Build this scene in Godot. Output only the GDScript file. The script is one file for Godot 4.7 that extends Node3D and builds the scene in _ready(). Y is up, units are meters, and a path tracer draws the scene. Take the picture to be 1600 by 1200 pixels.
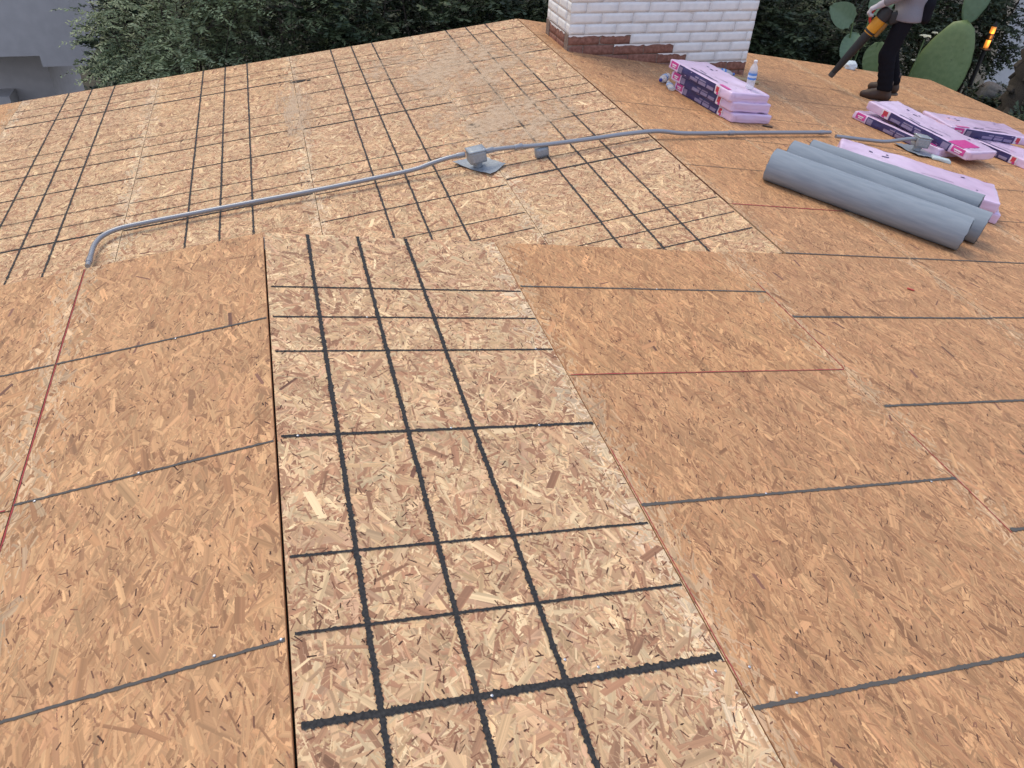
extends Node3D

# ---- the roof's three slopes: right slope R and near left slope L meet at the near ridge (x = 0, y = 0);
# the far left slope F starts at the lower far ridge, which lies on the right slope
const SLOPE_R := 0.1434
const SLOPE_L := 0.1336
const FAR_RIDGE := 2.54
const STEP_Z := -2.85
const RAKE_Z := -7.76
const NEAR_Z := 3.0
const GROUND_Y := -3.9

var rng := RandomNumberGenerator.new()
var noise := FastNoiseLite.new()
var names := {}
var M := {}

func _ready():
	rng.seed = 20471
	noise.seed = 7
	noise.frequency = 1.0
	view_and_light()
	materials()
	ground()
	house()
	neighbours()
	lantern()
	plants()
	conduits()
	shingle_bundles()
	rolls()
	litter()
	worker()

func view_and_light():
	var cam := Camera3D.new()
	cam.name = "camera"
	cam.fov = 54.4
	cam.near = 0.05
	cam.far = 400.0
	cam.position = Vector3(0.1428, 1.4267, 0.0)
	cam.rotation_order = EULER_ORDER_YXZ
	cam.rotation = Vector3(-0.67167, -0.31791, 0.06223)
	add_child(cam)
	cam.current = true
	var env := Environment.new()
	env.background_mode = Environment.BG_SKY
	var sky := Sky.new()
	var sm := ProceduralSkyMaterial.new()
	sm.sky_top_color = Color(0.60, 0.66, 0.78)
	sm.sky_horizon_color = Color(0.80, 0.80, 0.83)
	sm.sky_curve = 0.25
	sm.ground_bottom_color = Color(0.16, 0.15, 0.14)
	sm.ground_horizon_color = Color(0.45, 0.44, 0.43)
	sky.sky_material = sm
	env.sky = sky
	env.background_energy_multiplier = 1.0
	env.tonemap_mode = Environment.TONE_MAPPER_LINEAR
	env.tonemap_exposure = 1.75
	env.sdfgi_enabled = true
	env.ssao_enabled = true
	env.ssil_enabled = true
	var we := WorldEnvironment.new()
	we.name = "environment"
	we.environment = env
	add_child(we)
	var sun := DirectionalLight3D.new()
	sun.name = "sun"
	sun.light_energy = 0.38
	sun.light_color = Color(1.0, 0.95, 0.88)
	sun.light_angular_distance = 32.0
	sun.shadow_enabled = true
	sun.rotation_degrees = Vector3(-58.0, -150.0, 0.0)
	add_child(sun)

# ------------------------------------------------------------------ helpers
func put(o: Node3D, called: String, parent: Node = null) -> Node3D:
	var p: Node = parent if parent else self
	var key := str(p.get_instance_id()) + called
	var k: int = names.get(key, 0)
	names[key] = k + 1
	o.name = called if k == 0 else "%s_%03d" % [called, k]
	p.add_child(o, true)
	return o

func thing(called: String, label: String, category: String, at := Transform3D.IDENTITY, group := "") -> Node3D:
	var o := Node3D.new()
	put(o, called)
	o.transform = at
	return tag(o, label, category, group)

func tag(o: Node3D, label: String, category: String, group := "") -> Node3D:
	o.set_meta("label", label)
	o.set_meta("category", category)
	if group != "":
		o.set_meta("group", group)
	return o

func obj(called: String, mesh: Mesh, mat: Material, parent: Node = null, at := Transform3D.IDENTITY) -> MeshInstance3D:
	var o := MeshInstance3D.new()
	o.mesh = mesh
	o.material_override = mat
	o.transform = at
	put(o, called, parent)
	return o

func st_new() -> SurfaceTool:
	var st := SurfaceTool.new()
	st.begin(Mesh.PRIMITIVE_TRIANGLES)
	return st

func quad(st: SurfaceTool, a: Vector3, b: Vector3, c: Vector3, d: Vector3, n: Vector3) -> void:
	# corners in order round the quad; the winding is turned so that the front looks along n
	if (b - a).cross(c - a).dot(n) > 0.0:
		var t := b
		b = d
		d = t
	for p in [a, b, c, a, c, d]:
		st.set_normal(n)
		st.add_vertex(p)

func add_box(st: SurfaceTool, lo: Vector3, hi: Vector3, t := Transform3D.IDENTITY) -> void:
	var v := []
	for i in 8:
		v.append(t * Vector3(hi.x if i & 1 else lo.x, hi.y if i & 2 else lo.y, hi.z if i & 4 else lo.z))
	var b := t.basis
	quad(st, v[1], v[3], v[7], v[5], (b * Vector3.RIGHT).normalized())
	quad(st, v[0], v[2], v[6], v[4], (b * Vector3.LEFT).normalized())
	quad(st, v[2], v[3], v[7], v[6], (b * Vector3.UP).normalized())
	quad(st, v[0], v[1], v[5], v[4], (b * Vector3.DOWN).normalized())
	quad(st, v[4], v[5], v[7], v[6], (b * Vector3.BACK).normalized())
	quad(st, v[0], v[1], v[3], v[2], (b * Vector3.FORWARD).normalized())

func box_mesh(lo: Vector3, hi: Vector3) -> ArrayMesh:
	var st := st_new()
	add_box(st, lo, hi)
	return st.commit()

# a box with rounded edges; wrinkle > 0 makes it a soft packet
func soft_point(p: Vector3, half: Vector3, r: float, wrinkle: float, off: float, ph: float) -> Vector3:
	var inner := half - Vector3(r, r, r)
	var q := p.clamp(-inner, inner)
	var d := (p - q)
	d = d.normalized() if d.length() > 1e-6 else Vector3.UP
	var w := 0.0
	if wrinkle > 0.0:
		w = wrinkle * (noise.get_noise_3d(p.x * 4.0 + ph, p.y * 9.0, p.z * 5.0) + 0.35 * noise.get_noise_3d(p.x * 13.0 + ph, p.y * 26.0, p.z * 15.0 + ph))
	return q + d * (r + w + off)

func soft_box(half: Vector3, r: float, seg: Vector3i, wrinkle := 0.0, ph := 0.0) -> ArrayMesh:
	var st := st_new()
	st.set_smooth_group(0)
	for ax in 3:
		var a1 := (ax + 1) % 3
		var a2 := (ax + 2) % 3
		for sgn in [-1.0, 1.0]:
			for i in seg[a1]:
				for j in seg[a2]:
					var c := []
					for k in [[0, 0], [1, 0], [1, 1], [0, 1]]:
						var p := Vector3.ZERO
						p[ax] = sgn * half[ax]
						p[a1] = half[a1] * (2.0 * edge_dense((i + k[0]) / float(seg[a1])) - 1.0)
						p[a2] = half[a2] * (2.0 * edge_dense((j + k[1]) / float(seg[a2])) - 1.0)
						c.append(soft_point(p, half, r, wrinkle, 0.0, ph))
					var order := [0, 2, 1, 0, 3, 2] if sgn > 0.0 else [0, 1, 2, 0, 2, 3]
					for k in order:
						st.add_vertex(c[k])
	st.index()
	st.generate_normals()
	return st.commit()

func edge_dense(t: float) -> float:
	return lerpf(t, t * t * (3.0 - 2.0 * t), 0.55)

# a printed area on a soft box: rectangle in x and y on the side sz, or in x and z on the top
func soft_patch(st: SurfaceTool, half: Vector3, r: float, wrinkle: float, ph: float, x0: float, x1: float, y0: float, y1: float, side: int, off: float) -> void:
	var nx := maxi(1, int(abs(x1 - x0) / 0.03))
	var ny := 3
	for i in nx:
		for j in ny:
			var c := []
			for k in [[0, 0], [1, 0], [1, 1], [0, 1]]:
				var x := lerpf(x0, x1, (i + k[0]) / float(nx))
				var y := lerpf(y0, y1, (j + k[1]) / float(ny))
				var p := Vector3(x, half.y, y) if side == 0 else Vector3(x, y, half.z * side)
				c.append(soft_point(p, half, r, wrinkle, off, ph))
			var n: Vector3 = (c[1] - c[0]).cross(c[2] - c[0]).normalized()
			var want := Vector3.UP if side == 0 else Vector3(0, 0, side)
			if n.dot(want) < 0.0:
				n = -n
			quad(st, c[0], c[1], c[2], c[3], n)

func add_tube(st: SurfaceTool, pts: Array, radii: Array, seg := 10, caps := true) -> void:
	var rings := []
	var side := Vector3.ZERO
	for i in pts.size():
		var a: Vector3 = pts[maxi(i - 1, 0)]
		var b: Vector3 = pts[mini(i + 1, pts.size() - 1)]
		var d := (b - a).normalized()
		if side == Vector3.ZERO:
			side = d.cross(Vector3.UP if abs(d.y) < 0.9 else Vector3.RIGHT).normalized()
		else:
			side = (side - d * side.dot(d)).normalized()
		var up := side.cross(d)
		var ring := []
		for k in seg:
			var an := TAU * k / seg
			ring.append([pts[i] + (side * cos(an) + up * sin(an)) * float(radii[i]), side * cos(an) + up * sin(an)])
		rings.append(ring)
	for i in pts.size() - 1:
		for k in seg:
			var k2 := (k + 1) % seg
			var q := [rings[i][k], rings[i + 1][k], rings[i + 1][k2], rings[i][k2]]
			var order := [0, 1, 2, 0, 2, 3]
			if (q[1][0] - q[0][0]).cross(q[2][0] - q[0][0]).dot(q[0][1]) > 0.0:
				order = [0, 2, 1, 0, 3, 2]
			for m in order:
				st.set_normal(q[m][1])
				st.add_vertex(q[m][0])
	if caps:
		for e in [0, pts.size() - 1]:
			var d2: Vector3 = (pts[1] - pts[0]) if e > 0 else (pts[0] - pts[1])
			if e > 0:
				d2 = pts[e] - pts[e - 1]
			d2 = d2.normalized()
			for k in seg:
				var a2: Vector3 = rings[e][k][0]
				var b2: Vector3 = rings[e][(k + 1) % seg][0]
				if (a2 - pts[e]).cross(b2 - pts[e]).dot(d2) > 0.0:
					var t := a2
					a2 = b2
					b2 = t
				for v in [pts[e], a2, b2]:
					st.set_normal(d2)
					st.add_vertex(v)

func tube(pts: Array, r: float, seg := 10) -> ArrayMesh:
	var st := st_new()
	var rr := []
	for p in pts:
		rr.append(r)
	add_tube(st, pts, rr, seg)
	return st.commit()

# profile of [radius, height] turned round y
func lathe(profile: Array, seg := 16) -> ArrayMesh:
	var st := st_new()
	st.set_smooth_group(0)
	for i in profile.size() - 1:
		for k in seg:
			var a := TAU * k / seg
			var b := TAU * (k + 1) / seg
			var p: Array = profile[i]
			var q: Array = profile[i + 1]
			var v := [Vector3(p[0] * cos(a), p[1], p[0] * sin(a)), Vector3(q[0] * cos(a), q[1], q[0] * sin(a)), Vector3(q[0] * cos(b), q[1], q[0] * sin(b)), Vector3(p[0] * cos(b), p[1], p[0] * sin(b))]
			for m in [0, 2, 1, 0, 3, 2]:
				st.add_vertex(v[m])
	st.index()
	st.generate_normals()
	return st.commit()

func smooth_path(ctrl: Array, steps := 6) -> Array:
	var out := []
	for i in ctrl.size() - 1:
		var a: Vector3 = ctrl[maxi(i - 1, 0)]
		var b: Vector3 = ctrl[i]
		var c: Vector3 = ctrl[i + 1]
		var d: Vector3 = ctrl[mini(i + 2, ctrl.size() - 1)]
		for k in steps:
			out.append(b.cubic_interpolate(c, a, d, k / float(steps)))
	out.append(ctrl[-1])
	return out

# ------------------------------------------------------------------ slopes
func slope_u(p: String) -> Vector3:
	return Vector3(cos(SLOPE_R), -sin(SLOPE_R), 0) if p == "R" else Vector3(-cos(SLOPE_L), -sin(SLOPE_L), 0)

func slope_n(p: String) -> Vector3:
	return Vector3(sin(SLOPE_R), cos(SLOPE_R), 0) if p == "R" else Vector3(-sin(SLOPE_L), cos(SLOPE_L), 0)

func on(p: String, s: float, z: float, h := 0.0) -> Vector3:
	var o := slope_u("R") * FAR_RIDGE if p == "F" else Vector3.ZERO
	return o + slope_u(p) * s + slope_n(p) * h + Vector3(0, 0, z)

func frame(p: String, s: float, z: float, h: float, ds: float, dz: float) -> Transform3D:
	var x := (slope_u(p) * ds + Vector3(0, 0, dz)).normalized()
	var y := slope_n(p)
	return Transform3D(Basis(x, y, x.cross(y)), on(p, s, z, h))

# ------------------------------------------------------------------ materials
func mat(c: Color, rough := 0.8, metal := 0.0) -> StandardMaterial3D:
	var m := StandardMaterial3D.new()
	m.albedo_color = Color(c.r, c.g, c.b, 1.0).linear_to_srgb()
	m.roughness = rough
	m.metallic = metal
	return m

func noisy(c0: Color, c1: Color, scale: float, freq: float, rough := 0.85, world := true) -> StandardMaterial3D:
	var n := FastNoiseLite.new()
	n.seed = rng.randi() % 1000
	n.frequency = freq
	n.fractal_octaves = 5
	var t := NoiseTexture2D.new()
	t.width = 512
	t.height = 512
	t.seamless = true
	t.noise = n
	var g := Gradient.new()
	g.set_color(0, c0.linear_to_srgb())
	g.set_color(1, c1.linear_to_srgb())
	t.color_ramp = g
	var m := StandardMaterial3D.new()
	m.albedo_texture = t
	m.roughness = rough
	m.uv1_triplanar = true
	m.uv1_world_triplanar = world
	m.uv1_scale = Vector3.ONE * scale
	return m

func strand_board(sd: int, base: Color, tones: Array, edge_tones: Array, spread: float, count: int, slivers: int, long: float, contrast: float) -> ImageTexture:
	# pressed wood strands of a 2.4 m square: two board widths, strands along u; along the board edges the pale tones are more frequent
	var r := RandomNumberGenerator.new()
	r.seed = sd
	var S := 2048
	var buf := PackedInt32Array()
	buf.resize(S * S)
	buf.fill(rgba(base))
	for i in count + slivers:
		var f := i / float(count)
		var cx := r.randf() * S
		var cy := r.randf() * S
		var an := r.randfn(0.0, spread)
		var q0 := r.randf()
		var l := r.randf_range(0.5, 1.5) * long
		var w := 4.5 + 19.0 * q0 * q0
		if f > 0.4:
			if r.randf() < 0.13:
				l = r.randf_range(0.4, 1.2) * long
				w = 4.0 + 19.0 * q0 * q0 * q0
			else:
				l = r.randf_range(0.12, 0.55) * long
				w = 1.2 + 4.5 * q0 * q0
		var c: Color
		var de := fposmod(cy, S * 0.5)
		de = minf(de, S * 0.5 - de)
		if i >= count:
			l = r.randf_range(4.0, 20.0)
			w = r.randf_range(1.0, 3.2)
			c = Color(0.56, 0.40, 0.31).lerp(Color(0.21, 0.12, 0.085), pow(r.randf(), 1.4))  # dark slivers: shade in the gaps between strands, painted into the texture
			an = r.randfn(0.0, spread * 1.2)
		elif de < 90.0 and r.randf() < 0.6 - de / 150.0:
			c = edge_tones[r.randi() % edge_tones.size()]
		else:
			c = tones[r.randi() % tones.size()]
			if f > 0.97 and r.randf() < 0.012:
				c = Color(0.47, 0.335, 0.275)
				l = r.randf_range(34.0, 70.0)
				w = r.randf_range(5.0, 12.0)
		c = c * (1.0 + r.randfn(0.0, contrast) + 0.10 * noise.get_noise_2d(cx * 0.006, cy * 0.006))
		var shade := PackedInt32Array()
		var nw := int(w) + 3
		var g := 1.0
		for k in nw:
			g = clampf(g + r.randfn(0.0, 0.035), 0.88, 1.1)
			shade.append(rgba(Color(c.r * g, c.g * g, c.b * g)))
		var cs := cos(an)
		var sn := sin(an)
		var hl := l * 0.5
		var hw := w * 0.5
		var skew := r.randf_range(-0.8, 0.8)
		var hh := int(absf(sn) * hl + absf(cs) * hw + 1.0)
		for yy in range(-hh, hh + 1):
			var lo := -9999.0
			var hi := 9999.0
			# |x cs + yy sn + skew * across| < hl and |-x sn + yy cs| < hw
			var ka := cs - skew * sn
			var kb := yy * sn + skew * yy * cs
			if absf(ka) > 1e-4:
				var p := (-hl - kb) / ka
				var q := (hl - kb) / ka
				lo = maxf(lo, minf(p, q))
				hi = minf(hi, maxf(p, q))
			elif absf(kb) > hl:
				continue
			if absf(sn) > 1e-4:
				var p2 := (yy * cs - hw) / sn
				var q2 := (yy * cs + hw) / sn
				lo = maxf(lo, minf(p2, q2))
				hi = minf(hi, maxf(p2, q2))
			elif absf(yy * cs) > hw:
				continue
			if hi <= lo:
				continue
			var row := ((int(cy) + yy) & 2047) << 11
			var x0 := int(ceil(lo))
			var v := hw + yy * cs - x0 * sn
			var bx := int(cx)
			for xx in range(x0, int(floor(hi)) + 1):
				buf[row | ((bx + xx) & 2047)] = shade[int(v)]
				v -= sn
	var img := Image.create_from_data(S, S, false, Image.FORMAT_RGBA8, buf.to_byte_array())
	img.convert(Image.FORMAT_RGB8)
	return ImageTexture.create_from_image(img)

func rgba(c: Color) -> int:
	return clampi(int(c.r * 255.0), 0, 255) | (clampi(int(c.g * 255.0), 0, 255) << 8) | (clampi(int(c.b * 255.0), 0, 255) << 16) | (255 << 24)

func board_mat(t: Texture2D, tint: Color) -> StandardMaterial3D:
	var m := StandardMaterial3D.new()
	m.albedo_texture = t
	m.albedo_color = tint
	m.roughness = 0.82
	return m

func materials():
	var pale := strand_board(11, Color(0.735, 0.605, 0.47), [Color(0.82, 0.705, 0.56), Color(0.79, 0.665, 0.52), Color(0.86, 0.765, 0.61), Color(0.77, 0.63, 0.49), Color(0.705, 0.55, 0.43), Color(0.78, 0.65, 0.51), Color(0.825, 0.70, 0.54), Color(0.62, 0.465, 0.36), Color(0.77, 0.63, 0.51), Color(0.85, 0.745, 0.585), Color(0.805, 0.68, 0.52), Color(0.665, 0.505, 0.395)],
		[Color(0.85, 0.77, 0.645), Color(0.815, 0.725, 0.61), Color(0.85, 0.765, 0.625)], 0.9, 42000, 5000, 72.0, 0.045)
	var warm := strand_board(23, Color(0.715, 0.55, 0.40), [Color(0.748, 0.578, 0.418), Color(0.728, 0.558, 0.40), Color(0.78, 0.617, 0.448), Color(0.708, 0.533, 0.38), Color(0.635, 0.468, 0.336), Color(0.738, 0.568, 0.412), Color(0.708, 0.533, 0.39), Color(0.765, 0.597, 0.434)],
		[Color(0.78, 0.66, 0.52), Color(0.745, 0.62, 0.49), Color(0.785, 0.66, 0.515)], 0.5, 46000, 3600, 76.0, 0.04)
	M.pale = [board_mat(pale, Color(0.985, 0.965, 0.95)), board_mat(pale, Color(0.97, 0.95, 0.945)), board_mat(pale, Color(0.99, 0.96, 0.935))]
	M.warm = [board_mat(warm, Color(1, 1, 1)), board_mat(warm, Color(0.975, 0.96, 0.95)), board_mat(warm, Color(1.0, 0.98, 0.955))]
	M.board_edge = mat(Color(0.40, 0.27, 0.17), 0.9)
	M.ink = noisy(Color(0.014, 0.015, 0.017), Color(0.060, 0.058, 0.058), 3.0, 0.06, 1.0)
	M.worn_ink = noisy(Color(0.022, 0.021, 0.022), Color(0.095, 0.085, 0.08), 2.0, 0.05, 1.0)
	M.old_ink = mat(Color(0.17, 0.13, 0.10), 1.0)
	M.faint_ink = mat(Color(0.10, 0.095, 0.09), 1.0)
	M.red_paint = mat(Color(0.36, 0.05, 0.055), 0.9)
	M.painted_hole = mat(Color(0.035, 0.028, 0.024), 0.9)
	M.nail = mat(Color(0.62, 0.63, 0.66), 0.35, 0.8)
	M.stucco = noisy(Color(0.60, 0.58, 0.54), Color(0.68, 0.66, 0.62), 1.0, 0.02)
	M.dark_wood = mat(Color(0.06, 0.04, 0.03), 0.9)
	M.white_brick = noisy(Color(0.74, 0.74, 0.74), Color(0.86, 0.86, 0.85), 1.6, 0.012, 0.7)
	M.bare_brick = noisy(Color(0.17, 0.072, 0.052), Color(0.36, 0.185, 0.14), 2.2, 0.02, 0.92)
	M.mortar = noisy(Color(0.55, 0.54, 0.53), Color(0.72, 0.71, 0.70), 2.0, 0.03, 0.95)
	M.bare_mortar = noisy(Color(0.16, 0.11, 0.09), Color(0.30, 0.24, 0.20), 2.5, 0.03, 0.95)
	M.conduit = mat(Color(0.30, 0.32, 0.36), 0.42, 0.55)
	M.galv = noisy(Color(0.26, 0.30, 0.34), Color(0.40, 0.44, 0.48), 3.0, 0.03, 0.5, false)
	M.galv.metallic = 0.35
	M.felt = noisy(Color(0.205, 0.25, 0.30), Color(0.30, 0.345, 0.395), 1.2, 0.018, 0.75, false)
	M.felt.uv1_scale = Vector3(0.45, 4.0, 4.0)
	M.wrap = mat(Color(0.72, 0.55, 0.76), 0.27)
	M.wrap.clearcoat_enabled = true
	M.wrap.clearcoat = 0.25
	M.wrap.clearcoat_roughness = 0.3
	M.navy = mat(Color(0.040, 0.035, 0.13), 0.4)
	M.magenta = mat(Color(0.62, 0.06, 0.30), 0.4)
	M.print_grey = mat(Color(0.24, 0.20, 0.33), 0.5)
	M.print_white = mat(Color(0.74, 0.68, 0.76), 0.5)
	M.print_red = mat(Color(0.55, 0.05, 0.08), 0.5)
	M.leaf = mat(Color(1, 1, 1), 0.6)
	M.leaf.vertex_color_use_as_albedo = true
	M.leaf.backlight_enabled = true
	M.leaf.backlight = Color(0.02, 0.035, 0.01)
	M.bark = noisy(Color(0.035, 0.028, 0.022), Color(0.10, 0.085, 0.07), 3.0, 0.03, 0.95)
	M.grey_wall = noisy(Color(0.47, 0.455, 0.45), Color(0.54, 0.52, 0.515), 0.6, 0.015, 0.9)
	M.white_wall = noisy(Color(0.60, 0.62, 0.64), Color(0.70, 0.71, 0.72), 0.8, 0.02, 0.85)
	M.soil = noisy(Color(0.025, 0.022, 0.016), Color(0.075, 0.07, 0.045), 0.35, 0.03, 0.95)
	M.stone = noisy(Color(0.10, 0.10, 0.10), Color(0.22, 0.22, 0.22), 1.5, 0.03, 0.95)

# ------------------------------------------------------------------ ground
func ground():
	var o := obj("ground", box_mesh(Vector3(-90, -0.3, -110), Vector3(90, 0, 60)), M.soil, null, Transform3D(Basis.IDENTITY, Vector3(0, GROUND_Y, 0)))
	o.set_meta("kind", "structure")

# ------------------------------------------------------------------ house
var house_node: Node3D

func panel(plane: String, s0: float, s1: float, z0: float, z1: float, kind: String) -> MeshInstance3D:
	# one sheathing board, 12 mm thick, with narrow gaps to its neighbours
	var st := st_new()
	var g := 0.0018
	var t := 0.012
	var lift := rng.randf_range(0.0, 0.0012)
	var u0 := rng.randf()
	var row := float(rng.randi() % 2) * 0.5
	var fu := 1.0 if rng.randf() < 0.5 else -1.0
	var fv := rng.randf() < 0.5
	var width := s1 - s0
	var p := []
	var uv := []
	for c in [[s0 + g, z0 + g], [s1 - g, z0 + g], [s1 - g, z1 - g], [s0 + g, z1 - g]]:
		p.append(on(plane, c[0], c[1], lift))
		var across: float = c[0] - s0
		if s0 < 0.1:
			across += maxf(0.0, 1.2 - width)
		uv.append(Vector2(u0 + fu * c[1] / 2.4, row + (1.2 - across if fv and width > 1.1 else across) / 2.4))
	var n := slope_n(plane)
	var order := [0, 1, 2, 0, 2, 3]
	if (p[1] - p[0]).cross(p[2] - p[0]).dot(n) > 0.0:
		order = [0, 2, 1, 0, 3, 2]
	for k in order:
		st.set_normal(n)
		st.set_uv(uv[k])
		st.add_vertex(p[k])
	for k in 4:
		var a: Vector3 = p[k]
		var b: Vector3 = p[(k + 1) % 4]
		var out: Vector3 = (a + b) * 0.5 - (p[0] + p[2]) * 0.5
		st.set_uv(uv[k])
		quad(st, a, b, b - n * t, a - n * t, out.normalized())
	var ms: Array = M[kind]
	return obj("strand_board", st.commit(), ms[rng.randi() % ms.size()], house_node)

# a drawn line with ragged edges, as ink runs along the strands
func ink_line(st: SurfaceTool, plane: String, a: Vector2, b: Vector2, w: float, step: float, wear := 0.0, h := 0.0030) -> void:
	var d := b - a
	var n := maxi(2, int(d.length() / step))
	var side := Vector2(-d.y, d.x).normalized()
	var up := slope_n(plane)
	var l := 0.5
	var r := 0.5
	var drift := 0.0
	var prev := []
	for i in n + 1:
		l = lerpf(l, 0.38 + 0.46 * pow(rng.randf(), 3.0), 0.8)
		r = lerpf(r, 0.38 + 0.46 * pow(rng.randf(), 3.0), 0.8)
		drift = lerpf(drift, rng.randfn(0.0, 0.0012), 0.1)
		var c := a + d * (i / float(n)) + side * drift
		var e := [c + side * w * l, c - side * w * r]
		if i > 0 and not (wear > 0.0 and noise.get_noise_2d(c.x * 2.3 + 40.0, c.y * 2.3) > 0.35 - wear):
			quad(st, on(plane, prev[0].x, prev[0].y, h), on(plane, e[0].x, e[0].y, h), on(plane, e[1].x, e[1].y, h), on(plane, prev[1].x, prev[1].y, h), up)
		prev = e

func line_obj(b: Node, m: Material, plane: String, p: Vector2, q: Vector2, w: float, step: float, wear := 0.0, h := 0.0030) -> void:
	var st := st_new()
	ink_line(st, plane, p, q, w, step, wear, h)
	obj("printed_line", st.commit(), m, b)

func grid_board(plane: String, s0: float, s1: float, z0: float, z1: float, c0: float, z_from: float, step: float, marks := [0.393, 0.59, 0.787, 1.18, 1.573, 1.77, 1.967]) -> void:
	var wear := 0.0
	var thin := 0.92 if plane == "F" else 1.0
	var ink: Material = M.worn_ink if plane == "F" else M.ink
	# pale board with its printed nailing grid; c0 is where the full board's edge would lie, z_from where its end would
	var b := panel(plane, s0, s1, z0, z1, "pale")
	for k in [0.4, 0.6, 0.8]:
		var s: float = c0 + k
		if s > s0 + 0.02 and s < s1 - 0.02:
			line_obj(b, ink, plane, Vector2(s, z0 + 0.005), Vector2(s, z1 - 0.005), 0.0135 * thin, step, wear)
	var q := 0.0
	for k in marks:
		q = z_from + k
		if q > z0 + 0.02 and q < z1 - 0.02:
			var thick: float = 0.017 if k > 1.9 else (0.0105 if absf(k - 1.2) < 0.04 or absf(k - 0.79) < 0.02 else 0.0075)
			line_obj(b, ink, plane, Vector2(s0 + 0.012, q), Vector2(s1 - 0.006, q), thick * thin, step, wear, 0.0034)

func plain_board(plane: String, s0: float, s1: float, z0: float, z1: float, lines: Array, step: float, width := 0.0085) -> MeshInstance3D:
	var b := panel(plane, s0, s1, z0, z1, "warm")
	for q in lines:
		line_obj(b, M.faint_ink, plane, Vector2(s0 + 0.004, q), Vector2(s1 - 0.004, q), width, step)
	return b

func red_edge(b: Node, plane: String, a: Vector2, c: Vector2, w: float) -> void:
	var st := st_new()
	ink_line(st, plane, a, c, w, 0.01, 0.0, 0.0026)
	obj("red_edge_paint", st.commit(), M.red_paint, b)

func strip(plane: String, s0: float, s1: float, joints: Array, step: float) -> void:
	for i in joints.size() - 1:
		var lines := []
		var k := 1
		while joints[i] + 0.61 * k < joints[i + 1] - 0.2:
			lines.append(joints[i] + 0.61 * k)
			k += 1
		var b := panel(plane, s0, s1, joints[i], joints[i + 1], "warm")
		for q in lines:
			line_obj(b, M.old_ink, plane, Vector2(s0 + 0.004, q), Vector2(s1 - 0.004, q), 0.006, step)

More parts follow.
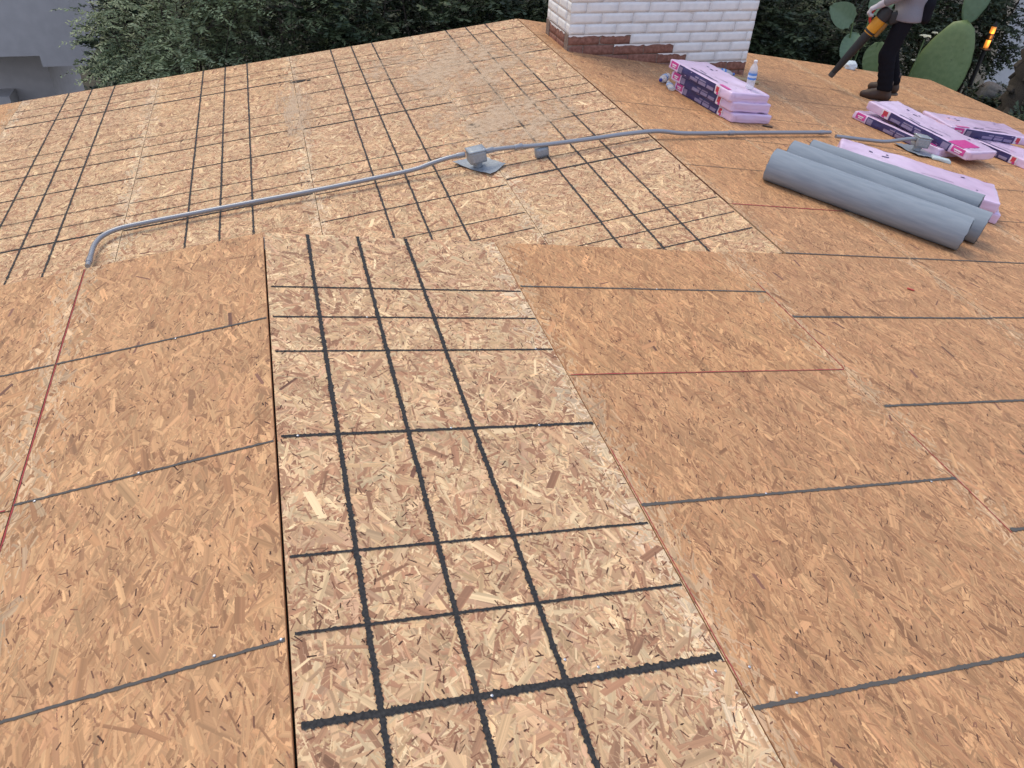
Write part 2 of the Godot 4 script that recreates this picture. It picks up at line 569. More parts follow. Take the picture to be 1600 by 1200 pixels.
func house():
	house_node = thing("house", "low house with a roof of bare strand boards and a white brick chimney", "house")
	# right slope
	grid_board("R", 0.004, 0.97, STEP_Z, -0.38, -0.23, STEP_Z, 0.0032, [0.422, 0.62, 0.823, 1.23, 1.655, 1.865, 2.072])
	grid_board("R", 0.004, 0.97, -0.38, 1.98, -0.23, -0.38, 0.02)
	grid_board("R", 0.004, 0.97, 1.98, NEAR_Z, -0.23, 1.98, 0.02)
	var b: MeshInstance3D
	b = plain_board("R", 0.97, 2.17, STEP_Z, -1.872, [-2.47], 0.006)
	red_edge(b, "R", Vector2(0.98, -1.876), Vector2(2.16, -1.876), 0.0038)
	red_edge(b, "R", Vector2(2.166, -2.55), Vector2(2.166, -1.88), 0.004)
	b = plain_board("R", 0.97, 2.17, -1.872, 0.53, [-1.262, -0.645, -0.05], 0.006, 0.0100)
	red_edge(b, "R", Vector2(2.166, -1.5), Vector2(2.166, -1.02), 0.004)
	red_edge(b, "R", Vector2(0.976, -1.5), Vector2(0.976, -0.7), 0.0025)
	strip("R", 0.97, 2.17, [0.53, 2.93], 0.03)
	plain_board("R", 2.17, 3.37, -2.862, -0.46, [-2.262, -1.645, -1.03], 0.008, 0.012)
	strip("R", 2.17, 3.37, [-0.46, 1.94, NEAR_Z], 0.03)
	b = plain_board("R", FAR_RIDGE, 3.37, -3.462, -2.862, [], 0.01)
	red_edge(b, "R", Vector2(FAR_RIDGE + 0.02, -3.458), Vector2(3.36, -3.458), 0.008)
	var e := st_new()
	ink_line(e, "R", Vector2(FAR_RIDGE, -2.868), Vector2(3.36, -2.868), 0.009, 0.01)
	obj("printed_line", e.commit(), M.faint_ink, b)
	strip("R", FAR_RIDGE, 3.37, [-5.862, -3.462], 0.02)
	strip("R", FAR_RIDGE, 3.37, [RAKE_Z, -5.862], 0.02)
	strip("R", 3.37, 4.57, [-6.46, -4.06], 0.02)
	plain_board("R", 3.37, 4.57, -4.06, -1.66, [-3.46, -2.868, -2.27], 0.01, 0.0105)
	strip("R", 3.37, 4.57, [-1.66, 0.74, NEAR_Z], 0.03)
	strip("R", 3.37, 4.57, [RAKE_Z, -6.46], 0.03)
	strip("R", 4.57, 5.77, [RAKE_Z, -5.3, -2.9, -0.5, 1.9, NEAR_Z], 0.03)
	strip("R", 5.77, 6.97, [RAKE_Z, -6.5, -4.1, -1.7, 0.7, NEAR_Z], 0.03)
	strip("R", 6.97, 7.98, [RAKE_Z, -5.3, -2.9, -0.5, 1.9, NEAR_Z], 0.03)
	# near left slope
	b = plain_board("L", 0.0, 0.676, STEP_Z, -0.4, [-2.225, -1.605, -0.975], 0.006, 0.0075)
	red_edge(b, "L", Vector2(0.672, STEP_Z + 0.01), Vector2(0.672, -1.3), 0.0036)
	strip("L", 0.0, 0.676, [-0.4, 2.0, NEAR_Z], 0.03)
	b = plain_board("L", 0.676, 1.876, STEP_Z, -1.588, [-2.225], 0.006, 0.0075)
	red_edge(b, "L", Vector2(0.69, -1.592), Vector2(1.85, -1.592), 0.005)
	strip("L", 0.676, 1.876, [-1.588, 0.8, NEAR_Z], 0.03)
	strip("L", 1.876, 3.076, [STEP_Z, -0.45, 1.95, NEAR_Z], 0.03)
	strip("L", 3.076, 4.276, [STEP_Z, -1.6, 0.8, NEAR_Z], 0.03)
	strip("L", 4.276, 5.4, [STEP_Z, -0.45, 1.95, NEAR_Z], 0.03)
	# far left slope
	var fz := STEP_Z - 0.03
	for a in [[0.008, 1.09, -0.06, [RAKE_Z, -6.28, -3.95, fz]], [1.09, 2.268, 1.075, [RAKE_Z, -5.42, -3.05, fz]], [2.268, 3.455, 2.262, [RAKE_Z, -6.63, -4.28, fz]], [3.455, 4.655, 3.452, [RAKE_Z, -6.66, -4.32, fz]]]:
		var js: Array = a[3]
		for i in js.size() - 1:
			var from: float = js[i]
			if i == 0:
				from = js[1] - 2.36
			grid_board("F", a[0], a[1], js[i], js[i + 1], a[2], from, 0.009)
	strip("F", 4.655, 5.855, [RAKE_Z, -5.4, -3.0, fz], 0.03)
	board_marks()
	house_walls()
	chimney()

func board_marks():
	# flat dark patches painted as the shade inside holes in the far boards, nail heads near the camera, the pale dust swept over the far boards
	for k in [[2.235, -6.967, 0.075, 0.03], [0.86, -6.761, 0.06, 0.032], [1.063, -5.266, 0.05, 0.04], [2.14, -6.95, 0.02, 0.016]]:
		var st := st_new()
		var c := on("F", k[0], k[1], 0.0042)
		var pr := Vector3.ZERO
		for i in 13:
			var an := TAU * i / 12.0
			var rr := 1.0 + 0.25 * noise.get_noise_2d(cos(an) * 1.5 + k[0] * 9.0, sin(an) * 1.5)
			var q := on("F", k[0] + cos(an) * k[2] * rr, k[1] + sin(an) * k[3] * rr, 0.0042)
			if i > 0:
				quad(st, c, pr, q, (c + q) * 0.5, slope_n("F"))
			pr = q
		obj("painted_hole", st.commit(), M.painted_hole, house_node)
	var head := lathe([[0.0, 0.0012], [0.0024, 0.0011], [0.0034, 0.0004], [0.0036, 0.0]], 8)
	for k in [["R", 0.40, -0.775], ["R", 0.655, -0.80], ["R", 0.93, -0.745], ["R", 0.585, -0.83], ["R", 0.06, -1.62], ["R", 0.5, -1.625], ["R", 0.78, -1.62], ["L", 0.012, -0.978], ["L", 0.15, -0.985], ["L", 0.36, -1.61], ["L", 0.62, -1.6], ["L", 0.3, -2.22], ["R", 1.02, -0.74], ["R", 1.4, -1.265], ["R", 2.05, -1.255], ["R", 1.6, -2.47], ["R", 1.1, -0.66], ["R", 0.9, -2.03], ["R", 0.33, -2.23]]:
		obj("nail", head, M.nail, house_node, frame(k[0], k[1], k[2], 0.0036, 1, 0))
	var im := Image.create(256, 256, false, Image.FORMAT_RGBA8)
	for y in 256:
		for x in 256:
			var d := Vector2(x - 128, y - 128).length() / 128.0
			var n1 := noise.get_noise_2d(x * 0.018, y * 0.018)
			var n2 := noise.get_noise_2d(x * 0.09 + 50.0, y * 0.09)
			var n3 := noise.get_noise_2d(x * 0.5, y * 0.5 + 90.0)
			var a := clampf((0.84 - d + n1 * 0.8 + n2 * 0.45) * 1.7, 0.0, 1.0) * clampf(0.78 + n3 * 1.1 + n2 * 0.5, 0.0, 1.0)
			im.set_pixel(x, y, Color(0.81, 0.71, 0.60, a * 0.9 if d < 0.97 else 0.0))
	var dm := StandardMaterial3D.new()
	dm.albedo_texture = ImageTexture.create_from_image(im)
	dm.transparency = BaseMaterial3D.TRANSPARENCY_ALPHA
	dm.roughness = 1.0
	for k in [[0.78, -5.30, 0.62, 0.80, 0.0], [0.85, -6.65, 0.85, 1.05, 0.6], [2.30, -6.3, 0.16, 0.9, 0.2]]:
		var st2 := st_new()
		var pts := []
		var uvs := [Vector2(0, 0), Vector2(1, 0), Vector2(1, 1), Vector2(0, 1)]
		for c in [[-1, -1], [1, -1], [1, 1], [-1, 1]]:
			var off := Vector2(c[0] * k[2], c[1] * k[3])
			pts.append(on("F", k[0] + off.x, k[1] + off.y, 0.0052))
		for i in ([0, 1, 2, 0, 2, 3] if (pts[1] - pts[0]).cross(pts[2] - pts[0]).dot(slope_n("F")) < 0.0 else [0, 2, 1, 0, 3, 2]):
			st2.set_normal(slope_n("F"))
			st2.set_uv(uvs[i])
			st2.add_vertex(pts[i])
		obj("dust", st2.commit(), dm, house_node)

func prism(poly: Array, z0: float, z1: float) -> ArrayMesh:
	# a flat polygon in x and y, given thickness along z
	var st := st_new()
	var pk := PackedVector2Array(poly)
	var tri := Geometry2D.triangulate_polygon(pk)
	for zz in [[z0, Vector3.FORWARD], [z1, Vector3.BACK]]:
		for i in range(0, tri.size(), 3):
			var v := []
			for k in 3:
				v.append(Vector3(pk[tri[i + k]].x, pk[tri[i + k]].y, zz[0]))
			if (v[1] - v[0]).cross(v[2] - v[0]).dot(zz[1]) > 0.0:
				v = [v[0], v[2], v[1]]
			for q in v:
				st.set_normal(zz[1])
				st.add_vertex(q)
	var mid := Vector2.ZERO
	for q in pk:
		mid += q / pk.size()
	for i in pk.size():
		var a := pk[i]
		var b := pk[(i + 1) % pk.size()]
		var out := Vector2((b - a).y, -(b - a).x).normalized()
		if not Geometry2D.is_polygon_clockwise(pk):
			pass
		else:
			out = -out
		quad(st, Vector3(a.x, a.y, z0), Vector3(b.x, b.y, z0), Vector3(b.x, b.y, z1), Vector3(a.x, a.y, z1), Vector3(out.x, out.y, 0))
	return st.commit()

func house_walls():
	var xr := on("R", 7.6, 0).x
	var xl := on("L", 5.0, 0).x
	var xf := on("F", 5.4, 0).x
	var d := -0.02
	var p := func(v: Vector3) -> Vector2: return Vector2(v.x, v.y)
	var g := GROUND_Y + 0.0
	obj("wall", prism([Vector2(xf, g), p.call(on("F", 5.4, 0, d)), p.call(on("R", FAR_RIDGE, 0, d)), p.call(on("R", 7.6, 0, d)), Vector2(xr, g)], -7.45, -7.30), M.stucco, house_node)
	# the step between the two roofs: a gable face looking away over the lower roof
	obj("gable_wall", prism([Vector2(xl, g), p.call(on("L", 5.0, 0, d)), Vector2(0, d), p.call(on("R", 2.6, 0, d)), p.call(on("F", 0.1, 0, -0.3)), p.call(on("F", 2.5, 0, -0.3)), Vector2(xl + 1.6, g)], STEP_Z + 0.001, STEP_Z + 0.10), M.stucco, house_node)
	obj("wall", prism([Vector2(xl, g), p.call(on("L", 5.0, 0, d)), Vector2(0, d), p.call(on("R", 7.6, 0, d)), Vector2(xr, g)], NEAR_Z - 0.4, NEAR_Z - 0.25), M.stucco, house_node)
	obj("wall", box_mesh(Vector3(xr - 0.15, g, -7.30), Vector3(xr, on("R", 7.6, 0, d).y, NEAR_Z - 0.4)), M.stucco, house_node)
	obj("wall", box_mesh(Vector3(xl, g, STEP_Z + 0.1), Vector3(xl + 0.15, on("L", 5.0, 0, d).y, NEAR_Z - 0.4)), M.stucco, house_node)
	obj("wall", box_mesh(Vector3(xf, g, -7.30), Vector3(xf + 0.15, on("F", 5.4, 0, d).y, STEP_Z)), M.stucco, house_node)
	# ridge boards and rafters under the sheathing
	obj("ridge_board", box_mesh(Vector3(-0.019, -0.24, STEP_Z + 0.1), Vector3(0.019, -0.035, NEAR_Z - 0.4)), M.dark_wood, house_node)
	var fr := on("R", FAR_RIDGE, 0)
	obj("ridge_board", box_mesh(fr + Vector3(-0.019, -0.24, -7.3), fr + Vector3(0.019, -0.02, STEP_Z)), M.dark_wood, house_node)
	# fascia boards along the far rake and the right eave
	for a in [["R", FAR_RIDGE, 7.98], ["F", 0.0, 5.85]]:
		var t := frame(a[0], (a[1] + a[2]) * 0.5, RAKE_Z + 0.02, -0.095, 1, 0)
		var hl: float = (a[2] - a[1]) * 0.5
		obj("fascia", soft_box(Vector3(hl, 0.08, 0.018), 0.004, Vector3i(2, 2, 2)), M.stucco, house_node, t)
	obj("fascia", soft_box(Vector3(0.018, 0.08, (NEAR_Z - RAKE_Z) * 0.5), 0.004, Vector3i(2, 2, 2)), M.stucco, house_node, frame("R", 7.955, (NEAR_Z + RAKE_Z) * 0.5, -0.095, 1, 0))

func chimney():
	var x0 := 2.655
	var x1 := 4.505
	var zf := -6.65
	var zb := -7.27
	var h := 0.0875
	var top := 0.95
	var y0 := -0.70
	var core := obj("chimney", box_mesh(Vector3(x0 + 0.0045, y0 - 0.2, zb + 0.0045), Vector3(x1 - 0.0045, top, zf - 0.0045)), M.mortar, house_node)
	core.set_meta("label", "wide white painted brick chimney with bare red brick along its foot")
	var courses := int((top - y0) / h)
	var long := (x1 - x0) / 6.2
	var joint := 0.0026
	var meshes := {}
	for c in courses:
		var y := y0 + c * h + 0.012
		var spans := []
		var x := x0 - (long * 0.5 if c % 2 else 0.0)
		while x < x1 - 0.005:
			var a := maxf(x, x0)
			var bb := minf(x + long, x1)
			if bb - a > 0.03:
				spans.append([a, bb, zf, 1])
				spans.append([a, bb, zb, 1])
			x += long
		for side in 2:
			var zz := zb + 0.095
			var cut := zz + (zf - zb - 0.19) * (0.5 if c % 2 else 0.42)
			for w in [[zz, cut], [cut, zf - 0.095]]:
				spans.append([w[0], w[1], x0 if side == 0 else x1, 0])
		for s in spans:
			var len: float = s[1] - s[0] - joint * 2.0
			var cx: float = (s[0] + s[1]) * 0.5
			var depth := 0.095
			var pos: Vector3
			var roofy: float
			if s[3] == 1:
				var inward := -1.0 if s[2] == zf else 1.0
				pos = Vector3(cx, y + h * 0.5, s[2] + inward * depth * 0.5)
			else:
				var inward2 := 1.0 if s[2] == x0 else -1.0
				pos = Vector3(s[2] + inward2 * depth * 0.5, y + h * 0.5, cx)
			roofy = -tan(SLOPE_R) * pos.x
			if pos.y + h * 0.5 < roofy - 0.01:
				continue
			var bare := pos.y - roofy < (0.175 if pos.x < 3.3 else (0.14 if pos.x < 3.8 else 0.095))
			var key := "%d_%d" % [int(len * 400.0), s[3]]
			if not meshes.has(key):
				var half := Vector3(len * 0.5, h * 0.5 - joint, depth * 0.5) if s[3] == 1 else Vector3(depth * 0.5, h * 0.5 - joint, len * 0.5)
				meshes[key] = soft_box(half, 0.0032, Vector3i(4, 3, 4), 0.0018, c * 3.1)
			var jit := Vector3(rng.randfn(0, 0.0012), rng.randfn(0, 0.0008), rng.randfn(0, 0.0015))
			if bare and pos.y + h - roofy >= (0.175 if pos.x < 3.3 else (0.14 if pos.x < 3.8 else 0.095)):
				# paint that still hangs down over the bare brick, with a flaked lower edge
				var st := st_new()
				var along: Vector3 = Vector3.RIGHT if s[3] == 1 else Vector3.BACK
				var nrm: Vector3 = Vector3.BACK if s[3] == 1 and s[2] == zf else (Vector3.FORWARD if s[3] == 1 else (Vector3.LEFT if s[2] == x0 else Vector3.RIGHT))
				var c0 := pos + nrm * (depth * 0.5 + 0.004) + Vector3(0, h * 0.5 + 0.002, 0)
				var n := 14
				var prev_d := 0.0
				for i in n + 1:
					var t := i / float(n)
					var d := 0.003 + 0.028 * maxf(0.0, noise.get_noise_2d(pos.x * 6.0 + pos.z * 9.0 + t * 2.5, c * 5.0) + 0.18) + rng.randf() * 0.006
					if i > 0:
						var a0 := c0 + along * ((i - 1) / float(n) - 0.5) * (len + 0.005)
						var a1 := c0 + along * (t - 0.5) * (len + 0.005)
						quad(st, a0, a1, a1 - Vector3(0, d, 0), a0 - Vector3(0, prev_d, 0), nrm)
					prev_d = d
				obj("flaking_paint", st.commit(), M.white_brick, core)
			if bare:
				var grow := Vector3(len * 0.5 + 0.006, h * 0.5 + 0.0015, depth * 0.5 - 0.0028) if s[3] == 1 else Vector3(depth * 0.5 - 0.0028, h * 0.5 + 0.0015, len * 0.5 + 0.006)
				obj("bare_mortar", box_mesh(-grow + Vector3.ONE * 0.0002 * (c % 3), grow - Vector3.ONE * 0.0002 * ((c + int(cx * 20.0)) % 4)), M.bare_mortar, core, Transform3D(Basis.IDENTITY, pos))
			obj("brick", meshes[key], M.bare_brick if bare else M.white_brick, core, Transform3D(Basis(Vector3.UP, rng.randfn(0, 0.004)), pos + jit))
	obj("cap", soft_box(Vector3((x1 - x0) * 0.5 + 0.06, 0.04, (zf - zb) * 0.5 + 0.06), 0.01, Vector3i(3, 3, 3)), M.mortar, core, Transform3D(Basis.IDENTITY, Vector3((x0 + x1) * 0.5, top + 0.04, (zf + zb) * 0.5)))

# ------------------------------------------------------------------ neighbouring buildings
func neighbours():
	var b := thing("neighbour_building", "grey stucco building with an upper storey jutting over shaded lower walls", "building")
	obj("upper_wall", box_mesh(Vector3(-12.0, -2.24, -17.2), Vector3(-3.44, 3.2, -14.02)), M.grey_wall, b)
	obj("corner_wall", box_mesh(Vector3(-3.44, -2.40, -17.2), Vector3(-2.79, 3.2, -14.0)), M.grey_wall, b)
	obj("lower_wall", box_mesh(Vector3(-12.0, GROUND_Y, -17.0), Vector3(-3.60, -2.241, -14.9)), M.grey_wall, b)
	obj("plinth", box_mesh(Vector3(-12.0, GROUND_Y, -14.9), Vector3(-4.2, -2.98, -14.45)), M.grey_wall, b)
	obj("roof_slab", box_mesh(Vector3(-12.2, 3.2, -17.4), Vector3(-2.6, 3.4, -13.8)), M.grey_wall, b)
	var w := thing("white_house", "white rendered house wall glimpsed beside the palm trunk", "building")
	obj("wall", box_mesh(Vector3(12.8, GROUND_Y, -11.6), Vector3(17.5, 3.0, -11.4)), M.white_wall, w)
	obj("eave", box_mesh(Vector3(11.9, 3.0, -11.8), Vector3(17.7, 3.15, -11.0)), M.white_wall, w)

func lantern():
	# a lit garden lantern on a post: two warm panes one above the other between dark bands
	var at := Vector3(10.98, -1.44, -10.0)
	var l := thing("garden_lantern", "lit garden lantern with two warm panes beside the white wall", "lantern", Transform3D(Basis.IDENTITY, at))
	var iron := mat(Color(0.02, 0.02, 0.02), 0.6)
	var glow := mat(Color(0.9, 0.55, 0.2), 0.4)
	glow.emission_enabled = true
	glow.emission = Color(1.0, 0.58, 0.16)
	glow.emission_energy_multiplier = 0.3
	obj("post", tube([Vector3(0, GROUND_Y - at.y, 0), Vector3(0, -0.02, 0)], 0.03, 10), iron, l)
	obj("base_plate", soft_box(Vector3(0.07, 0.012, 0.07), 0.004, Vector3i(3, 2, 3)), iron, l)
	obj("pane", soft_box(Vector3(0.028, 0.062, 0.028), 0.006, Vector3i(3, 3, 3)), glow, l, Transform3D(Basis.IDENTITY, Vector3(0, 0.08, 0)))
	obj("middle_band", soft_box(Vector3(0.036, 0.045, 0.036), 0.006, Vector3i(3, 3, 3)), iron, l, Transform3D(Basis.IDENTITY, Vector3(0, 0.187, 0)))
	obj("pane", soft_box(Vector3(0.028, 0.052, 0.028), 0.006, Vector3i(3, 3, 3)), glow, l, Transform3D(Basis.IDENTITY, Vector3(0, 0.285, 0)))
	obj("cap", lathe([[0.055, 0.338], [0.045, 0.355], [0.02, 0.40], [0.0, 0.41]], 4), iron, l)
	var lamp := OmniLight3D.new()
	lamp.name = "lamp"
	lamp.light_color = Color(1.0, 0.6, 0.25)
	lamp.light_energy = 0.06
	lamp.light_size = 0.05
	lamp.omni_range = 12.0
	lamp.omni_attenuation = 2.0
	lamp.shadow_enabled = true
	lamp.position = Vector3(-0.03, 0.187, 0.09)
	l.add_child(lamp)

# ------------------------------------------------------------------ plants
func leaf_quad(v: PackedVector3Array, nn: PackedVector3Array, cc: PackedColorArray, p: Vector3, dir: Vector3, up: Vector3, l: float, w: float, c: Color) -> void:
	var side := dir.cross(up)
	if side.length_squared() < 1e-6:
		return
	side = side.normalized() * w * 0.5
	var n := side.cross(dir).normalized()
	var a := p
	var b := p + dir * l * 0.45 + side - n * w * 0.12
	var d := p + dir * l * 0.45 - side - n * w * 0.12
	var e := p + dir * l
	var n1 := -(b - a).cross(e - a).normalized()
	var n2 := -(e - a).cross(d - a).normalized()
	if n1.y + n2.y < 0.0:
		v.append_array([a, e, b, a, d, e])
		n1 = -n1
		n2 = -n2
	else:
		v.append_array([a, b, e, a, e, d])
	nn.append_array([n1, n1, n1, n2, n2, n2])
	cc.append_array([c, c, c, c, c, c])

func leaves_mesh(v: PackedVector3Array, nn: PackedVector3Array, cc: PackedColorArray) -> ArrayMesh:
	var arr := []
	arr.resize(Mesh.ARRAY_MAX)
	arr[Mesh.ARRAY_VERTEX] = v
	arr[Mesh.ARRAY_NORMAL] = nn
	arr[Mesh.ARRAY_COLOR] = cc
	var m := ArrayMesh.new()
	m.add_surface_from_arrays(Mesh.PRIMITIVE_TRIANGLES, arr)
	return m

func shrub(called: String, label: String, category: String, base: Vector3, r: Vector3, mid_y: float, twigs: int, per: int, ll: float, lw: float, tw_len: float, cols: Array, group := "", droop := 0.3) -> void:
	var t := thing(called, label, category, Transform3D(Basis.IDENTITY, base), group)
	var v := PackedVector3Array()
	var nn := PackedVector3Array()
	var cc := PackedColorArray()
	var wood := st_new()
	var stems := []
	for k in 5:
		var tip := Vector3(rng.randf_range(-0.6, 0.6) * r.x, mid_y + rng.randf_range(0.0, 0.6) * r.y, rng.randf_range(-0.6, 0.6) * r.z)
		var p := smooth_path([Vector3(rng.randf_range(-0.06, 0.06), 0, rng.randf_range(-0.06, 0.06)), tip * Vector3(0.35, 0.5, 0.35) + Vector3(0, 0, 0), tip], 4)
		var rad := []
		for i in p.size():
			rad.append(lerpf(0.035, 0.008, i / float(p.size() - 1)))
		add_tube(wood, p, rad, 6)
		stems.append(tip)
	var clumps := []
	for k in maxi(6, twigs / 22):
		var d := Vector3(rng.randfn(), rng.randfn(), rng.randfn()).normalized()
		clumps.append(d * pow(rng.randf(), 0.45))
	for k in twigs:
		var q: Vector3 = clumps[rng.randi() % clumps.size()] + Vector3(rng.randfn(), rng.randfn(), rng.randfn()) * 0.16
		if q.length() > 1.08:
			q = q.normalized() * rng.randf_range(0.9, 1.08)
		var p0 := q * r + Vector3(0, mid_y, 0)
		var out := (q.normalized() + Vector3(rng.randfn() * 0.5, 0.35 + rng.randfn() * 0.4, rng.randfn() * 0.5)).normalized()
		var c0: Color = cols[rng.randi() % cols.size()]
		var pos := p0
		var dir := out
		var step := tw_len * rng.randf_range(0.6, 1.2) / per
		for i in per:
			pos += dir * step
			dir = (dir + Vector3(0, -droop / per, 0)).normalized()
			var sd := dir.cross(Vector3.UP).normalized()
			for sg in [-1.0, 1.0]:
				var ld: Vector3 = (sd * sg + dir * rng.randf_range(0.2, 0.9) + Vector3(0, rng.randfn() * 0.35, 0)).normalized()
				var up := Vector3(rng.randfn() * 0.5, 1.0, rng.randfn() * 0.5)
				leaf_quad(v, nn, cc, pos, ld, up, ll * rng.randf_range(0.7, 1.25), lw * rng.randf_range(0.7, 1.2), c0 * rng.randf_range(0.75, 1.25))
		if k % 3 == 0:
			add_tube(wood, [p0 - out * tw_len * 0.5, p0 + out * tw_len * 0.5], [0.005, 0.003], 4, false)
	obj("branches", wood.commit(), M.bark, t)
	obj("foliage", leaves_mesh(v, nn, cc), M.leaf, t)

# a broad paddle leaf with a midrib and slight curl, pointing along +y from its stalk
func paddle_leaf(l: float, w: float, curl: float, fold: float) -> ArrayMesh:
	var st := st_new()
	st.set_smooth_group(0)
	var nl := 14
	var nw := 8
	var grid := []
	for i in nl + 1:
		var a := i / float(nl)
		var hw := w * 0.5 * pow(sin(PI * clampf(pow(a, 0.8) * 0.97 + 0.02, 0.0, 1.0)), 0.6)
		var row := []
		for j in nw + 1:
			var b := j / float(nw) * 2.0 - 1.0
			row.append(Vector3(b * hw, a * l, -curl * a * a * l + absf(b) * hw * fold + 0.016 * sin(a * 46.0 + absf(b) * 5.0) * absf(b)))
		grid.append(row)
	for i in nl:
		for j in nw:
			for k in [[0, 0], [1, 1], [1, 0], [0, 0], [0, 1], [1, 1]]:
				st.add_vertex(grid[i + k[0]][j + k[1]])
	st.index()
	st.generate_normals()
	return st.commit()

func pad_width(a: float) -> float:
	return pow(sin(PI * clampf(0.04 + 0.93 * pow(a, 0.88), 0.0, 1.0)), 0.62)

# a thick egg shaped cactus pad standing on its narrow joint
func cactus_pad(l: float, w: float, t: float) -> ArrayMesh:
	var st := st_new()
	st.set_smooth_group(0)
	var rings := []
	for i in 19:
		var a := i / 18.0
		var hw := pad_width(a) * w * 0.5 if i < 18 else 0.0
		var ht := pow(pad_width(a), 0.5) * t * 0.5 if i < 18 else 0.0
		var ring := []
		for k in 20:
			var an := TAU * k / 20.0
			ring.append(Vector3(cos(an) * hw, a * l, sin(an) * ht) + Vector3(1, 0, 1) * 0.012 * noise.get_noise_2d(cos(an) * 2.0 + l * 7.0, a * 5.0))
		rings.append(ring)
	for i in 18:
		for k in 20:
			var k2 := (k + 1) % 20
			var v := [rings[i][k], rings[i + 1][k], rings[i + 1][k2], rings[i][k2]]
			for m in [0, 2, 1, 0, 3, 2]:
				st.add_vertex(v[m])
	st.index()
	st.generate_normals()
	return st.commit()

